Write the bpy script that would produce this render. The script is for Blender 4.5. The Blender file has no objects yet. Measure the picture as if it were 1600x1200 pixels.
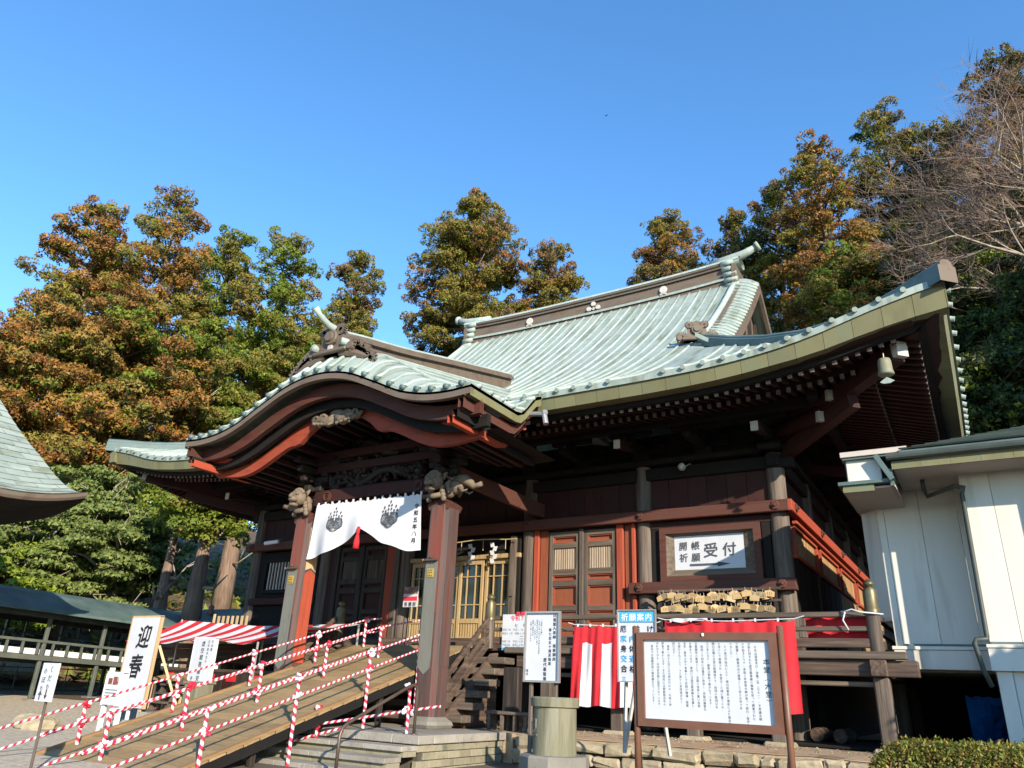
import bpy, math, random
import numpy as np
from mathutils import Vector, Matrix, noise

# ------------------------------------------------------------------ camera, sky, sun, exposure
scene = bpy.context.scene
COL = scene.collection
YAW, PIT, ROL = math.radians(-31.97455), math.radians(22.38149), math.radians(2.56499)
fwd = Vector((math.sin(YAW)*math.cos(PIT), math.cos(YAW)*math.cos(PIT), math.sin(PIT)))
r0 = Vector((math.cos(YAW), -math.sin(YAW), 0)); u0 = r0.cross(fwd)
rgt = r0*math.cos(ROL)+u0*math.sin(ROL); upv = -r0*math.sin(ROL)+u0*math.cos(ROL)
cam = bpy.data.cameras.new('camera'); camo = bpy.data.objects.new('camera', cam); COL.objects.link(camo)
camo.matrix_world = Matrix(((rgt.x, upv.x, -fwd.x, 0), (rgt.y, upv.y, -fwd.y, 0), (rgt.z, upv.z, -fwd.z, 0), (0, 0, 0, 1)))
cam.sensor_fit = 'HORIZONTAL'; cam.sensor_width = 36.0; cam.lens = 1159.36/1600*36.0
cam.clip_start = 0.05; cam.clip_end = 2000
scene.camera = camo

SUN = Vector((1.38, -1.0, .605)).normalized()          # towards the sun: low winter sun, front right
w = bpy.data.worlds.new('World'); scene.world = w; w.use_nodes = True
nt = w.node_tree; bg = nt.nodes['Background']
sky = nt.nodes.new('ShaderNodeTexSky'); sky.sky_type = 'NISHITA'; sky.sun_disc = False
sky.sun_elevation = math.asin(SUN.z); sky.sun_rotation = math.atan2(SUN.x, SUN.y)
sky.air_density = 1.0; sky.dust_density = 0.0; sky.ozone_density = 3.0; sky.altitude = 300
hs = nt.nodes.new('ShaderNodeHueSaturation'); hs.inputs['Saturation'].default_value = 1.17
nt.links.new(sky.outputs[0], hs.inputs['Color']); nt.links.new(hs.outputs[0], bg.inputs['Color'])
bg.inputs['Strength'].default_value = 0.15
sl = bpy.data.lights.new('sun', 'SUN'); so = bpy.data.objects.new('sun', sl); COL.objects.link(so)
sl.energy = 3.6; sl.angle = math.radians(0.5); sl.color = (1.0, 0.89, 0.73)
so.rotation_euler = SUN.to_track_quat('Z', 'Y').to_euler(); so.location = SUN*60
scene.view_settings.view_transform = 'Standard'; scene.view_settings.look = 'None'
scene.view_settings.gamma = 1.0; scene.view_settings.use_curve_mapping = False
scene.view_settings.exposure = 1.36
scene.render.engine = 'CYCLES'
scene.cycles.max_bounces = 6; scene.cycles.diffuse_bounces = 2; scene.cycles.glossy_bounces = 3
scene.cycles.transparent_max_bounces = 6; scene.cycles.use_denoising = True

random.seed(7); rng = np.random.default_rng(7)

# ------------------------------------------------------------------ helpers
class MB:
    """collects geometry for one mesh object, in world coordinates"""
    def __init__(s): s.v = []; s.f = []; s.m = []
    def add(s, vs, fs, mi=0):
        n = len(s.v); s.v += [tuple(p) for p in vs]
        s.f += [tuple(i+n for i in f) for f in fs]
        s.m += list(mi) if isinstance(mi, (list, tuple)) else [mi]*len(fs)
        return s
    def box(s, c, size, R=None, mi=0, ch=0.0):
        hx, hy, hz = size[0]/2, size[1]/2, size[2]/2; c = Vector(c)
        if ch <= 0:
            vs = [Vector((x, y, z)) for x in (-hx, hx) for y in (-hy, hy) for z in (-hz, hz)]
            fs = [(0, 1, 3, 2), (4, 6, 7, 5), (0, 4, 5, 1), (2, 3, 7, 6), (0, 2, 6, 4), (1, 5, 7, 3)]
        else:
            ch = min(ch, hx*.9, hy*.9, hz*.9); vs = []; idx = {}
            for sx in (-1, 1):
                for sy in (-1, 1):
                    for sz in (-1, 1):
                        for a in range(3):
                            d = [hx-ch, hy-ch, hz-ch]; d[a] = (hx, hy, hz)[a]
                            idx[(sx, sy, sz, a)] = len(vs); vs.append(Vector((sx*d[0], sy*d[1], sz*d[2])))
            fs = []
            S = (-1, 1)
            for q in S:
                fs.append(tuple(idx[(q, a, b, 0)] for a, b in ((-1, -1), (1, -1), (1, 1), (-1, 1))[::q]))
                fs.append(tuple(idx[(a, q, b, 1)] for a, b in ((-1, -1), (-1, 1), (1, 1), (1, -1))[::q]))
                fs.append(tuple(idx[(a, b, q, 2)] for a, b in ((-1, -1), (1, -1), (1, 1), (-1, 1))[::q]))
            for a in S:
                for b in S:
                    fs.append((idx[(a, b, -1, 0)], idx[(a, b, 1, 0)], idx[(a, b, 1, 1)], idx[(a, b, -1, 1)])[::-a*b])
                    fs.append((idx[(a, -1, b, 0)], idx[(a, 1, b, 0)], idx[(a, 1, b, 2)], idx[(a, -1, b, 2)])[::a*b])
                    fs.append((idx[(-1, a, b, 1)], idx[(1, a, b, 1)], idx[(1, a, b, 2)], idx[(-1, a, b, 2)])[::-a*b])
                    for e in S:
                        fs.append((idx[(a, b, e, 0)], idx[(a, b, e, 1)], idx[(a, b, e, 2)])[::a*b*e])
        if R is not None: vs = [R @ p for p in vs]
        return s.add([p+c for p in vs], fs, mi)
    def beam(s, a, b, wd, ht, up=(0, 0, 1), mi=0, ch=0.0):
        a = Vector(a); b = Vector(b); d = (b-a); L = d.length; d.normalize()
        sd = d.cross(Vector(up))
        if sd.length < 1e-5: sd = d.cross(Vector((0, 1, 0)))
        sd.normalize(); uu = sd.cross(d)
        R = Matrix((d, sd, uu)).transposed()
        return s.box((a+b)/2, (L, wd, ht), R, mi, ch)
    def tube(s, pts, r, n=8, mi=0, cap=True, stripes=None, seg=None):
        pts = [Vector(p) for p in pts]
        if seg:                                             # resample
            out = [pts[0]]
            for a, b in zip(pts, pts[1:]):
                k = max(1, int((b-a).length/seg))
                out += [a.lerp(b, (i+1)/k) for i in range(k)]
            pts = out
        rs = r if isinstance(r, (list, tuple)) else [r]*len(pts)
        rings = []; side = None
        for i, p in enumerate(pts):
            t = (pts[min(i+1, len(pts)-1)]-pts[max(i-1, 0)]).normalized()
            if side is None:
                side = t.cross(Vector((0, 0, 1)))
                if side.length < .05: side = t.cross(Vector((1, 0, 0)))
            side = (side-t*side.dot(t)).normalized(); o = t.cross(side)
            rings.append([p+(side*math.cos(2*math.pi*k/n)+o*math.sin(2*math.pi*k/n))*rs[i] for k in range(n)])
        vs = [p for rg in rings for p in rg]; fs = []; ms = []
        for i in range(len(rings)-1):
            for k in range(n):
                fs.append((i*n+k, i*n+(k+1) % n, (i+1)*n+(k+1) % n, (i+1)*n+k))
                ms.append(((i+k*stripes//n) // (stripes//2)) % 2 if stripes else mi)
        if cap:
            fs.append(tuple(range(n))[::-1]); fs.append(tuple((len(rings)-1)*n+k for k in range(n))); ms += [mi, mi]
        return s.add(vs, fs, ms)
    def lathe(s, prof, c=(0, 0, 0), n=16, mi=0, R=None):
        c = Vector(c); vs = []
        for r, z in prof:
            for k in range(n):
                p = Vector((r*math.cos(2*math.pi*k/n), r*math.sin(2*math.pi*k/n), z))
                vs.append((R @ p if R is not None else p)+c)
        fs = [(i*n+k, i*n+(k+1) % n, (i+1)*n+(k+1) % n, (i+1)*n+k) for i in range(len(prof)-1) for k in range(n)]
        fs.append(tuple(range(n))[::-1]); fs.append(tuple((len(prof)-1)*n+k for k in range(n)))
        return s.add(vs, fs, mi)
    def prism(s, poly, axis, lo, hi, mi=0):
        """polygon (two coords) extruded along axis x, y or z"""
        def P(a, b, t): return {'x': (t, a, b), 'y': (a, t, b), 'z': (a, b, t)}[axis]
        n = len(poly); vs = [P(a, b, lo) for a, b in poly]+[P(a, b, hi) for a, b in poly]
        fs = [tuple(range(n)), tuple(range(2*n-1, n-1, -1))]+[(i, n+i, n+(i+1) % n, (i+1) % n) for i in range(n)]
        return s.add(vs, fs, mi)
    def grid(s, rows, mi=0, flip=False):
        n = len(rows[0]); vs = [p for r in rows for p in r]
        fs = [(i*n+k, i*n+k+1, (i+1)*n+k+1, (i+1)*n+k) for i in range(len(rows)-1) for k in range(n-1)]
        if flip: fs = [f[::-1] for f in fs]
        return s.add(vs, fs, mi)
    def slab(s, rows, th, mi=0):
        """grid with thickness th downwards, closed"""
        n = len(rows[0]); m = len(rows)
        top = [Vector(p) for r in rows for p in r]; bot = [p-Vector((0, 0, th)) if not isinstance(th, Vector) else p-th for p in top]
        N = n*m; fs = []
        for i in range(m-1):
            for k in range(n-1):
                a, b, c, d = i*n+k, i*n+k+1, (i+1)*n+k+1, (i+1)*n+k
                fs += [(a, b, c, d), (N+d, N+c, N+b, N+a)]
        rim = [k for k in range(n)]+[i*n+n-1 for i in range(1, m)]+[(m-1)*n+k for k in range(n-2, -1, -1)]+[i*n for i in range(m-2, 0, -1)]
        for i in range(len(rim)):
            a, b = rim[i], rim[(i+1) % len(rim)]; fs.append((b, a, N+a, N+b))
        return s.add(top+bot, fs, mi)
    def sphere(s, c, r, n=10, m=7, mi=0, sc=(1, 1, 1), R=None):
        prof = [(max(1e-3, math.sin(math.pi*i/m))*r, -math.cos(math.pi*i/m)*r) for i in range(m+1)]
        M = Matrix.Diagonal(sc) if R is None else R @ Matrix.Diagonal(sc)
        return s.lathe(prof, c, n, mi, M)
    def xf(s, M):
        s.v = [tuple(M @ Vector(p)) for p in s.v]; return s

WL = {}                                                     # world location of every object
def setp(o, label=None, cat=None, group=None, kind=None):
    if label: o['label'] = label
    if cat: o['category'] = cat
    if group: o['group'] = group
    if kind: o['kind'] = kind
    return o
def build(mb, name, mats, parent=None, smooth=False, origin=None, **kw):
    if not isinstance(mats, (list, tuple)): mats = [mats]
    V = np.array(mb.v, dtype=float).reshape(-1, 3)
    c = Vector(origin) if origin is not None else Vector(((V.min(0)+V.max(0))/2).tolist())
    me = bpy.data.meshes.new(name); me.from_pydata((V-np.array(c)).tolist(), [], mb.f)
    for m in mats: me.materials.append(m)
    me.polygons.foreach_set('material_index', mb.m)
    if smooth: me.polygons.foreach_set('use_smooth', [True]*len(me.polygons))
    me.update()
    return place(me, name, c, parent, **kw)
def place(me, name, c, parent=None, rot=None, scale=None, **kw):
    o = bpy.data.objects.new(name, me); COL.objects.link(o); c = Vector(c)
    o.location = c-(WL[parent.name] if parent else Vector((0, 0, 0)))
    if parent: o.parent = parent
    if rot is not None: o.rotation_euler = rot
    if scale is not None: o.scale = scale
    WL[o.name] = c
    return setp(o, **kw)
def thing(name, label, cat, loc, group=None):
    o = bpy.data.objects.new(name, None); COL.objects.link(o); o.location = loc; o.empty_display_size = .2
    WL[o.name] = Vector(loc); return setp(o, label, cat, group)
def copy_tree(o, parent=None):
    c = o.copy(); COL.objects.link(c)
    if parent: c.parent = parent
    for ch in list(o.children): copy_tree(ch, c)
    return c
def smooth_auto(o, ang=40):
    me = o.data; me.polygons.foreach_set('use_smooth', [True]*len(me.polygons))
    try: me.set_sharp_from_angle(angle=math.radians(ang))
    except Exception: pass
    return o
def sstep(a, b, x):
    t = min(1.0, max(0.0, (x-a)/(b-a))); return t*t*(3-2*t)
def lerp_tab(tab, x):
    if x <= tab[0][0]: return tab[0][1]
    for (a, fa), (b, fb) in zip(tab, tab[1:]):
        if x <= b: return fa+(fb-fa)*(x-a)/(b-a)
    return tab[-1][1]
def smooth_tab(tab, x):                                     # catmull-rom through the table
    n = len(tab)
    if x <= tab[0][0]: return tab[0][1]
    if x >= tab[-1][0]: return tab[-1][1]
    i = max(k for k in range(n-1) if tab[k][0] <= x)
    x1, y1 = tab[i]; x2, y2 = tab[i+1]
    m1 = (y2-tab[i-1][1])/(x2-tab[i-1][0]) if i > 0 else 0.0
    m2 = (tab[i+2][1]-y1)/(tab[i+2][0]-x1) if i+2 < n else (y2-y1)/(x2-x1)
    h = x2-x1; t = (x-x1)/h
    return (2*t**3-3*t**2+1)*y1+(t**3-2*t**2+t)*h*m1+(-2*t**3+3*t**2)*y2+(t**3-t**2)*h*m2

# ------------------------------------------------------------------ materials
def mat(name, cols, scale=3.0, stretch=(1, 1, 1), rough=.75, bump=.15, bscale=None, metal=0.0, rand=0.0, pos=None, detail=6, spec=.35,
        wear=None, coord='Object', emit=None):
    """cols: 2-3 base colours mixed by stretched noise; wear=(colour, amount, scale): flaked patches; rand: brightness change per object"""
    m = bpy.data.materials.new(name); m.use_nodes = True; n = m.node_tree.nodes; L = m.node_tree.links
    b = n['Principled BSDF']; b.inputs['Roughness'].default_value = rough; b.inputs['Metallic'].default_value = metal
    b.inputs['Specular IOR Level'].default_value = spec
    tc = n.new('ShaderNodeTexCoord'); mp = n.new('ShaderNodeMapping'); mp.inputs['Scale'].default_value = stretch
    oi = n.new('ShaderNodeObjectInfo')
    vm = n.new('ShaderNodeVectorMath'); vm.operation = 'SCALE'; vm.inputs[0].default_value = (37, 19, 53)
    L.new(oi.outputs['Random'], vm.inputs['Scale'])
    va = n.new('ShaderNodeVectorMath'); va.operation = 'ADD'
    L.new(tc.outputs[coord], va.inputs[0]); L.new(vm.outputs[0], va.inputs[1])
    L.new(va.outputs[0], mp.inputs['Vector'])
    nz = n.new('ShaderNodeTexNoise'); nz.inputs['Scale'].default_value = scale; nz.inputs['Detail'].default_value = detail
    nz.inputs['Roughness'].default_value = .62
    L.new(mp.outputs[0], nz.inputs['Vector'])
    cr = n.new('ShaderNodeValToRGB'); e = cr.color_ramp.elements
    pos = pos or {1: [.5], 2: [.35, .68], 3: [.3, .5, .7]}[len(cols)]
    while len(e) < len(cols): e.new(.5)
    for i, c in enumerate(cols): e[i].position = pos[i]; e[i].color = (*c, 1)
    if len(cols) == 1: e[1].color = (*cols[0], 1)
    L.new(nz.outputs['Fac'], cr.inputs[0]); out = cr.outputs[0]
    if wear:
        nw = n.new('ShaderNodeTexNoise'); nw.inputs['Scale'].default_value = wear[2]; nw.inputs['Detail'].default_value = 8
        L.new(mp.outputs[0], nw.inputs['Vector'])
        r2 = n.new('ShaderNodeValToRGB'); r2.color_ramp.elements[0].position = 1-wear[1]-.07; r2.color_ramp.elements[1].position = 1-wear[1]+.07
        L.new(nw.outputs['Fac'], r2.inputs[0])
        mx = n.new('ShaderNodeMix'); mx.data_type = 'RGBA'; mx.inputs[7].default_value = (*wear[0], 1)
        L.new(r2.outputs[0], mx.inputs[0]); L.new(out, mx.inputs[6]); out = mx.outputs[2]
    if rand:
        hv = n.new('ShaderNodeHueSaturation'); mr = n.new('ShaderNodeMapRange'); mr.inputs['To Min'].default_value = 1-rand; mr.inputs['To Max'].default_value = 1+rand
        L.new(oi.outputs['Random'], mr.inputs['Value']); L.new(mr.outputs[0], hv.inputs['Value']); L.new(out, hv.inputs['Color']); out = hv.outputs[0]
    L.new(out, b.inputs['Base Color'])
    if bump:
        bp = n.new('ShaderNodeBump'); bp.inputs['Strength'].default_value = bump; bp.inputs['Distance'].default_value = .02
        if bscale:
            nb = n.new('ShaderNodeTexNoise'); nb.inputs['Scale'].default_value = bscale; nb.inputs['Detail'].default_value = 5
            L.new(mp.outputs[0], nb.inputs['Vector']); L.new(nb.outputs['Fac'], bp.inputs['Height'])
        else: L.new(nz.outputs['Fac'], bp.inputs['Height'])
        L.new(bp.outputs[0], b.inputs['Normal'])
    return m
VZ = (9, 9, .5); VX = (.5, 9, 9); VY = (9, .5, 9)            # grain along z, x, y
M = {}
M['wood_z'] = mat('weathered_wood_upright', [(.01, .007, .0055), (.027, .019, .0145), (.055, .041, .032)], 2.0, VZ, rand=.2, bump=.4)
M['wood_x'] = mat('weathered_wood_long', [(.03, .018, .013), (.07, .045, .032), (.12, .085, .06)], 2.0, VX, rand=.2, bump=.4)
M['wood_y'] = mat('weathered_wood_deep', [(.03, .018, .013), (.07, .045, .032), (.12, .085, .06)], 2.0, VY, rand=.2, bump=.4)
M['dark'] = mat('shade_darkened_wood', [(.0025, .0018, .0014), (.006, .004, .003), (.0095, .006, .0045)], 2.5, (3, 3, 3), rand=.25, bump=.3, rough=.85)  # under-eave wood, colour darkened well below bare wood to carry deep shade
M['black'] = mat('shade_black', [(.004, .0035, .003), (.008, .006, .005)], 2, rough=.95, bump=.1)  # near-black that stands in for unlit voids and recesses; also ramp joists
M['maroon'] = mat('shade_darkened_maroon', [(.018, .0036, .0026), (.034, .007, .0048), (.02, .0085, .006)], 2.2, (2, 2, 2), rand=.2, bump=.2)  # maroon lacquer with the shade under the eaves put into its colour
M['red_z'] = mat('red_lacquer_upright', [(.21, .033, .016), (.29, .052, .024), (.23, .05, .028)], 1.6, VZ, rand=.1, bump=.2, wear=((.10, .06, .042), .34, 3.2))
M['red_x'] = mat('red_lacquer_long', [(.20, .033, .016), (.28, .052, .025), (.2, .045, .026)], 1.6, VX, rand=.1, bump=.2, wear=((.09, .05, .035), .36, 3))
M['red_y'] = mat('red_lacquer_deep', [(.24, .035, .016), (.32, .055, .024), (.25, .05, .026)], 1.6, VY, rand=.08, bump=.2, wear=((.10, .05, .035), .28, 3))
M['redboard'] = mat('orange_red_board', [(.17, .045, .02), (.22, .062, .027), (.155, .048, .026)], 2.0, VZ, rand=.12, bump=.2)
M['redwood'] = mat('worn_red_wood', [(.055, .014, .009), (.08, .027, .018), (.05, .031, .023)], 1.6, VX, rand=.15, bump=.35)
M['pillar'] = mat('worn_lacquer_pillar', [(.10, .022, .014), (.085, .048, .040), (.05, .036, .032)], 2.2, (6, 6, .3), rand=.05, bump=.35, wear=((.045, .036, .034), .42, 1.8))
M['greywood'] = mat('silver_grey_wood', [(.04, .03, .023), (.09, .068, .053), (.14, .11, .087)], 2, VZ, rand=.2, bump=.45)
M['greywood_x'] = mat('silver_grey_plank', [(.055, .04, .029), (.10, .075, .054), (.145, .11, .082)], 2, VX, rand=.18, bump=.45)
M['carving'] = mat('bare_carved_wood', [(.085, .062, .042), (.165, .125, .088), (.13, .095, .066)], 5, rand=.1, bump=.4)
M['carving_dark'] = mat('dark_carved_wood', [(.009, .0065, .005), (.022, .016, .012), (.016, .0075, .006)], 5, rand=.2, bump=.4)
M['copper'] = mat('verdigris_copper', [(.185, .225, .195), (.24, .283, .25), (.30, .345, .31)], 1.3, (2.6, .45, .45), rough=.62, bump=.08, rand=.05, wear=((.15, .17, .125), .42, 1.7), spec=.3)
M['copper_rib'] = mat('verdigris_copper_batten', [(.25, .295, .26), (.34, .395, .35)], 3, (3, .8, .8), rough=.6, bump=.12, rand=.16, spec=.3)
M['copper_edge'] = mat('olive_copper_fascia', [(.115, .105, .048), (.155, .145, .07), (.13, .145, .085)], 1.8, (1, 1, .4), rough=.6, bump=.05, rand=.10, wear=((.11, .066, .036), .27, 2))
M['copper_brown'] = mat('brown_copper', [(.085, .06, .042), (.125, .09, .064), (.11, .10, .075)], 2, (.8, 2, 2), rough=.6, bump=.08, rand=.06, wear=((.18, .22, .19), .25, 3))
M['copper_dark'] = mat('dark_green_copper', [(.055, .085, .08), (.085, .125, .115), (.12, .165, .15)], 1.4, (1, 1, 1), rough=.5, bump=.06)
M['rafterend'] = mat('shade_dimmed_rafter_white', [(.13, .105, .085), (.19, .16, .13)], 6, rough=.85, bump=.05, rand=.25)  # white paint dimmed in colour to carry the shade under the eaves
M['whiteend'] = mat('white_painted_end', [(.36, .335, .30), (.44, .41, .37)], 6, rough=.8, bump=.05, rand=.15)
M['goldwood'] = mat('varnished_gold_wood', [(.30, .20, .09), (.38, .27, .13)], 2, VZ, rough=.5, bump=.05, rand=.06)
M['gold'] = mat('gilded_metal', [(.36, .25, .06), (.46, .33, .09)], 8, rough=.45, metal=.3, bump=.1)
M['slatpale'] = mat('pale_slat', [(.28, .21, .15), (.36, .28, .2)], 2, VZ, bump=.1, rand=.15)
M['slattan'] = mat('tan_slat', [(.26, .145, .06), (.34, .20, .09)], 2, VZ, bump=.1, rand=.15)
M['glass'] = mat('dark_window_glass', [(.012, .016, .013), (.02, .026, .02)], 1, rough=.08, bump=0, spec=.6)
M['plaster'] = mat('white_siding', [(.55, .515, .45), (.60, .565, .50)], 1.2, (2.5, 2.5, .3), rough=.7, bump=.03, rand=.03, wear=((.44, .40, .33), .34, 1.4))
M['soffit'] = mat('cream_soffit', [(.44, .37, .31), (.48, .41, .35)], 2, rough=.8, bump=.02)
M['whitepaint'] = mat('white_paint', [(.62, .62, .63), (.66, .66, .67)], 3, rough=.5, bump=.02)
M['stone'] = mat('pale_step_stone', [(.20, .18, .145), (.27, .245, .205), (.32, .295, .25)], 3.5, rough=.85, bump=.3, rand=.14, bscale=22, wear=((.14, .13, .105), .33, 3.5))
M['stone_y'] = mat('yellowish_masonry_stone', [(.17, .15, .092), (.235, .21, .14), (.2, .19, .14)], 4, rough=.9, bump=.4, rand=.16, bscale=18, wear=((.10, .095, .07), .30, 4))
M['rough_stone'] = mat('rough_field_stone', [(.19, .15, .09), (.31, .255, .165), (.25, .21, .145)], 4, rough=.92, bump=.7, rand=.2, bscale=12, wear=((.10, .10, .06), .28, 5))
M['soil'] = mat('dry_sandy_soil', [(.28, .195, .11), (.37, .27, .165), (.31, .23, .14)], .8, rough=.95, bump=.5, bscale=9, wear=((.17, .12, .07), .36, 2.5))
M['gravel'] = mat('pale_gravel', [(.30, .245, .17), (.44, .37, .27), (.56, .49, .37)], 14, rough=.95, bump=.8, detail=3)
M['mortar'] = mat('dark_joint', [(.05, .045, .035), (.09, .08, .06)], 6, rough=.95, bump=.2)
M['plank'] = mat('ramp_plank', [(.19, .122, .056), (.28, .19, .092), (.235, .17, .095)], 1.6, (1.2, 9, 9), rough=.7, bump=.3, rand=.16, wear=((.13, .095, .055), .34, 2.5))
M['plank_edge'] = mat('ramp_edge_board', [(.21, .12, .05), (.27, .165, .08)], 2.0, VY, rough=.7, bump=.2)
M['steel'] = mat('brown_steel_tube', [(.10, .07, .05), (.14, .10, .075)], 4, rough=.45, metal=.5, bump=.03)
M['tape_red'] = mat('red_tape', [(.40, .014, .035), (.46, .024, .048)], 9, rough=.45, bump=.15)
M['tape_white'] = mat('white_tape', [(.56, .52, .54), (.62, .59, .61)], 9, rough=.45, bump=.15)
M['cloth_white'] = mat('white_cloth', [(.49, .49, .505), (.55, .55, .565)], 3, rough=.9, bump=.06)
M['cloth_red'] = mat('red_cloth', [(.42, .013, .02), (.50, .02, .028)], 3, rough=.85, bump=.06)
M['ink'] = mat('black_ink', [(.012, .012, .015)], 3, rough=.6, bump=0)
M['ink_grey'] = mat('faded_black_ink', [(.06, .065, .075)], 3, rough=.6, bump=0)
M['ink_red'] = mat('red_ink', [(.55, .03, .05)], 3, rough=.6, bump=0)
M['ink_blue'] = mat('sky_blue_print', [(.05, .33, .62)], 3, rough=.5, bump=0)
M['paper'] = mat('white_sign_board', [(.46, .47, .495), (.50, .51, .535)], 3, rough=.5, bump=.0)
M['alum'] = mat('aluminium_frame', [(.33, .31, .29), (.4, .38, .36)], 4, rough=.4, metal=.6, bump=.03)
M['boardframe'] = mat('brown_painted_steel', [(.12, .053, .031), (.15, .068, .041)], 5, rough=.45, bump=.04)
M['lumber'] = mat('fresh_lumber', [(.40, .27, .14), (.48, .34, .19)], 2, VZ, rough=.7, bump=.1, rand=.1)
M['concrete'] = mat('green_grey_concrete', [(.10, .095, .056), (.175, .162, .105), (.15, .148, .108)], 3, (3, 3, .25), rough=.85, bump=.25, bscale=25, wear=((.24, .225, .17), .32, 2.2))
M['concrete_g'] = mat('grey_cement', [(.155, .142, .115), (.205, .19, .16)], 3, rough=.9, bump=.3, bscale=20)
M['bark'] = mat('cedar_bark', [(.09, .06, .042), (.17, .115, .08), (.24, .175, .13)], 2.5, (5, 5, .6), rough=.95, bump=.7)
M['barkpale'] = mat('pale_bark', [(.17, .14, .105), (.30, .25, .19), (.38, .33, .26)], 4, rough=.95, bump=.4)
M['twig'] = mat('bare_twig_bark', [(.13, .085, .066), (.19, .13, .10), (.22, .165, .125)], 3, rough=.95, bump=.2)
M['tarp'] = mat('blue_tarp', [(.01, .10, .42), (.015, .15, .55)], 3, rough=.4, bump=.2)
M['iron'] = mat('dark_green_iron', [(.035, .045, .04), (.06, .07, .06)], 3, rough=.5, bump=.05)
M['postgreen'] = mat('grey_green_paint', [(.07, .078, .064), (.10, .11, .09)], 3, rough=.55, bump=.05)
M['photo'] = mat('printed_photo', [(.35, .05, .04), (.12, .06, .05), (.4, .3, .25)], 9, rough=.4, bump=0)
M['straw'] = mat('rice_straw', [(.36, .27, .12), (.46, .36, .18)], 6, rough=.9, bump=.3)
M['ema'] = mat('plain_plaque_wood', [(.34, .21, .085), (.42, .285, .13), (.38, .305, .2)], 3, VX, rough=.75, bump=.05, rand=.22)

def leafmat(name, trans=.3, rough=.6):
    m = bpy.data.materials.new(name); m.use_nodes = True; n = m.node_tree.nodes; L = m.node_tree.links
    b = n['Principled BSDF']; at = n.new('ShaderNodeAttribute'); at.attribute_name = 'tint'
    b.inputs['Roughness'].default_value = rough; b.inputs['Specular IOR Level'].default_value = .25
    tr = n.new('ShaderNodeBsdfTranslucent'); mx = n.new('ShaderNodeMixShader'); mx.inputs[0].default_value = trans
    L.new(at.outputs['Color'], b.inputs['Base Color']); L.new(at.outputs['Color'], tr.inputs['Color'])
    L.new(b.outputs[0], mx.inputs[1]); L.new(tr.outputs[0], mx.inputs[2]); L.new(mx.outputs[0], n['Material Output'].inputs[0])
    return m
M['leaf'] = leafmat('foliage')
# ------------------------------------------------------------------ ground, terrace, hillside
ZG, ZT = -1.05, -0.62                                       # forecourt and terrace levels (eye level is 0)
def terrain(x, y):
    z = ZG+.32*sstep(9, 14, y)*sstep(-12.5, -15, x)
    d = max(y-34, (-(x+29))*.9, (x-13)*.7)
    if d > 0:
        k = sstep(3, 15, y)
        z += k*(min(d, 46)*.40+noise.noise(Vector((x*.09, y*.09, 0)))*min(1.0, d/8)*1.6)
    return z
def axis(lo, hi, step, far):
    a = list(np.arange(lo, hi+.01, step)); q = step; e = a[-1]; s = a[0]; pre = []; post = []
    while e < far: q *= 1.5; e += q; post.append(e); s -= q; pre.insert(0, s)
    return pre+a+post
gx = axis(-48, 34, 1.0, 900); gy = axis(-8, 78, 1.0, 900)
mb = MB(); mb.grid([[(x, y, terrain(x, y)) for x in gx] for y in gy], flip=False)
for i, f in enumerate(mb.f):
    c = sum((Vector(mb.v[k]) for k in f), Vector())/4
    h = max(c.y-34, -(c.x+28.5), c.x-13)
    mb.m[i] = 1 if (h > 0 and c.y > 4) or (c.y > 12.6 and c.x < -13) else (2 if c.x > -9.5 or c.y < 1 else 0)
M['hill'] = mat('leaf_litter_slope', [(.05, .035, .02), (.12, .075, .04), (.06, .065, .025)], .9, rough=.95, bump=.6, bscale=6)
M['earth'] = mat('bounce_cutting_earth', [(.07, .058, .044), (.115, .095, .072), (.09, .08, .065)], 2, rough=.95, bump=.5, bscale=14)  # forecourt out of view, coloured dark to cut light bounced onto the hall
build(mb, 'ground', [M['gravel'], M['hill'], M['earth']], smooth=True, origin=(0, 0, 0), kind='structure')

# terrace sheet that carries the hall
mb = MB()
tp = [(-6.55, 11.0), (3.5, 11.0), (3.5, 33), (-21, 33), (-21, 13.2), (-13.2, 12.0), (-13.2, 11.0), (-13.2, 11.0)]
poly = [(-6.55, 11.02), (3.5, 11.02), (3.5, 33), (-20, 33), (-20, 13.4), (-13.3, 12.4), (-13.3, 11.02)]
mb.prism(poly, 'z', ZG-.3, ZT-.012)
build(mb, 'terrace', M['soil'], kind='structure')
mb = MB(); rows = []
for j in range(7):
    y = 11.0+j*.55
    rows.append([(-6.5+i*.4, y+(.05*noise.noise(Vector((i*.7, j, 3))) if j == 0 else 0), ZT+.02*noise.noise(Vector((i*.5, j*.6, 1)))+.012-(.03 if j == 0 else 0)) for i in range(25)])
mb.grid(rows); build(mb, 'path', M['soil'], smooth=True, kind='structure')

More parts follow.
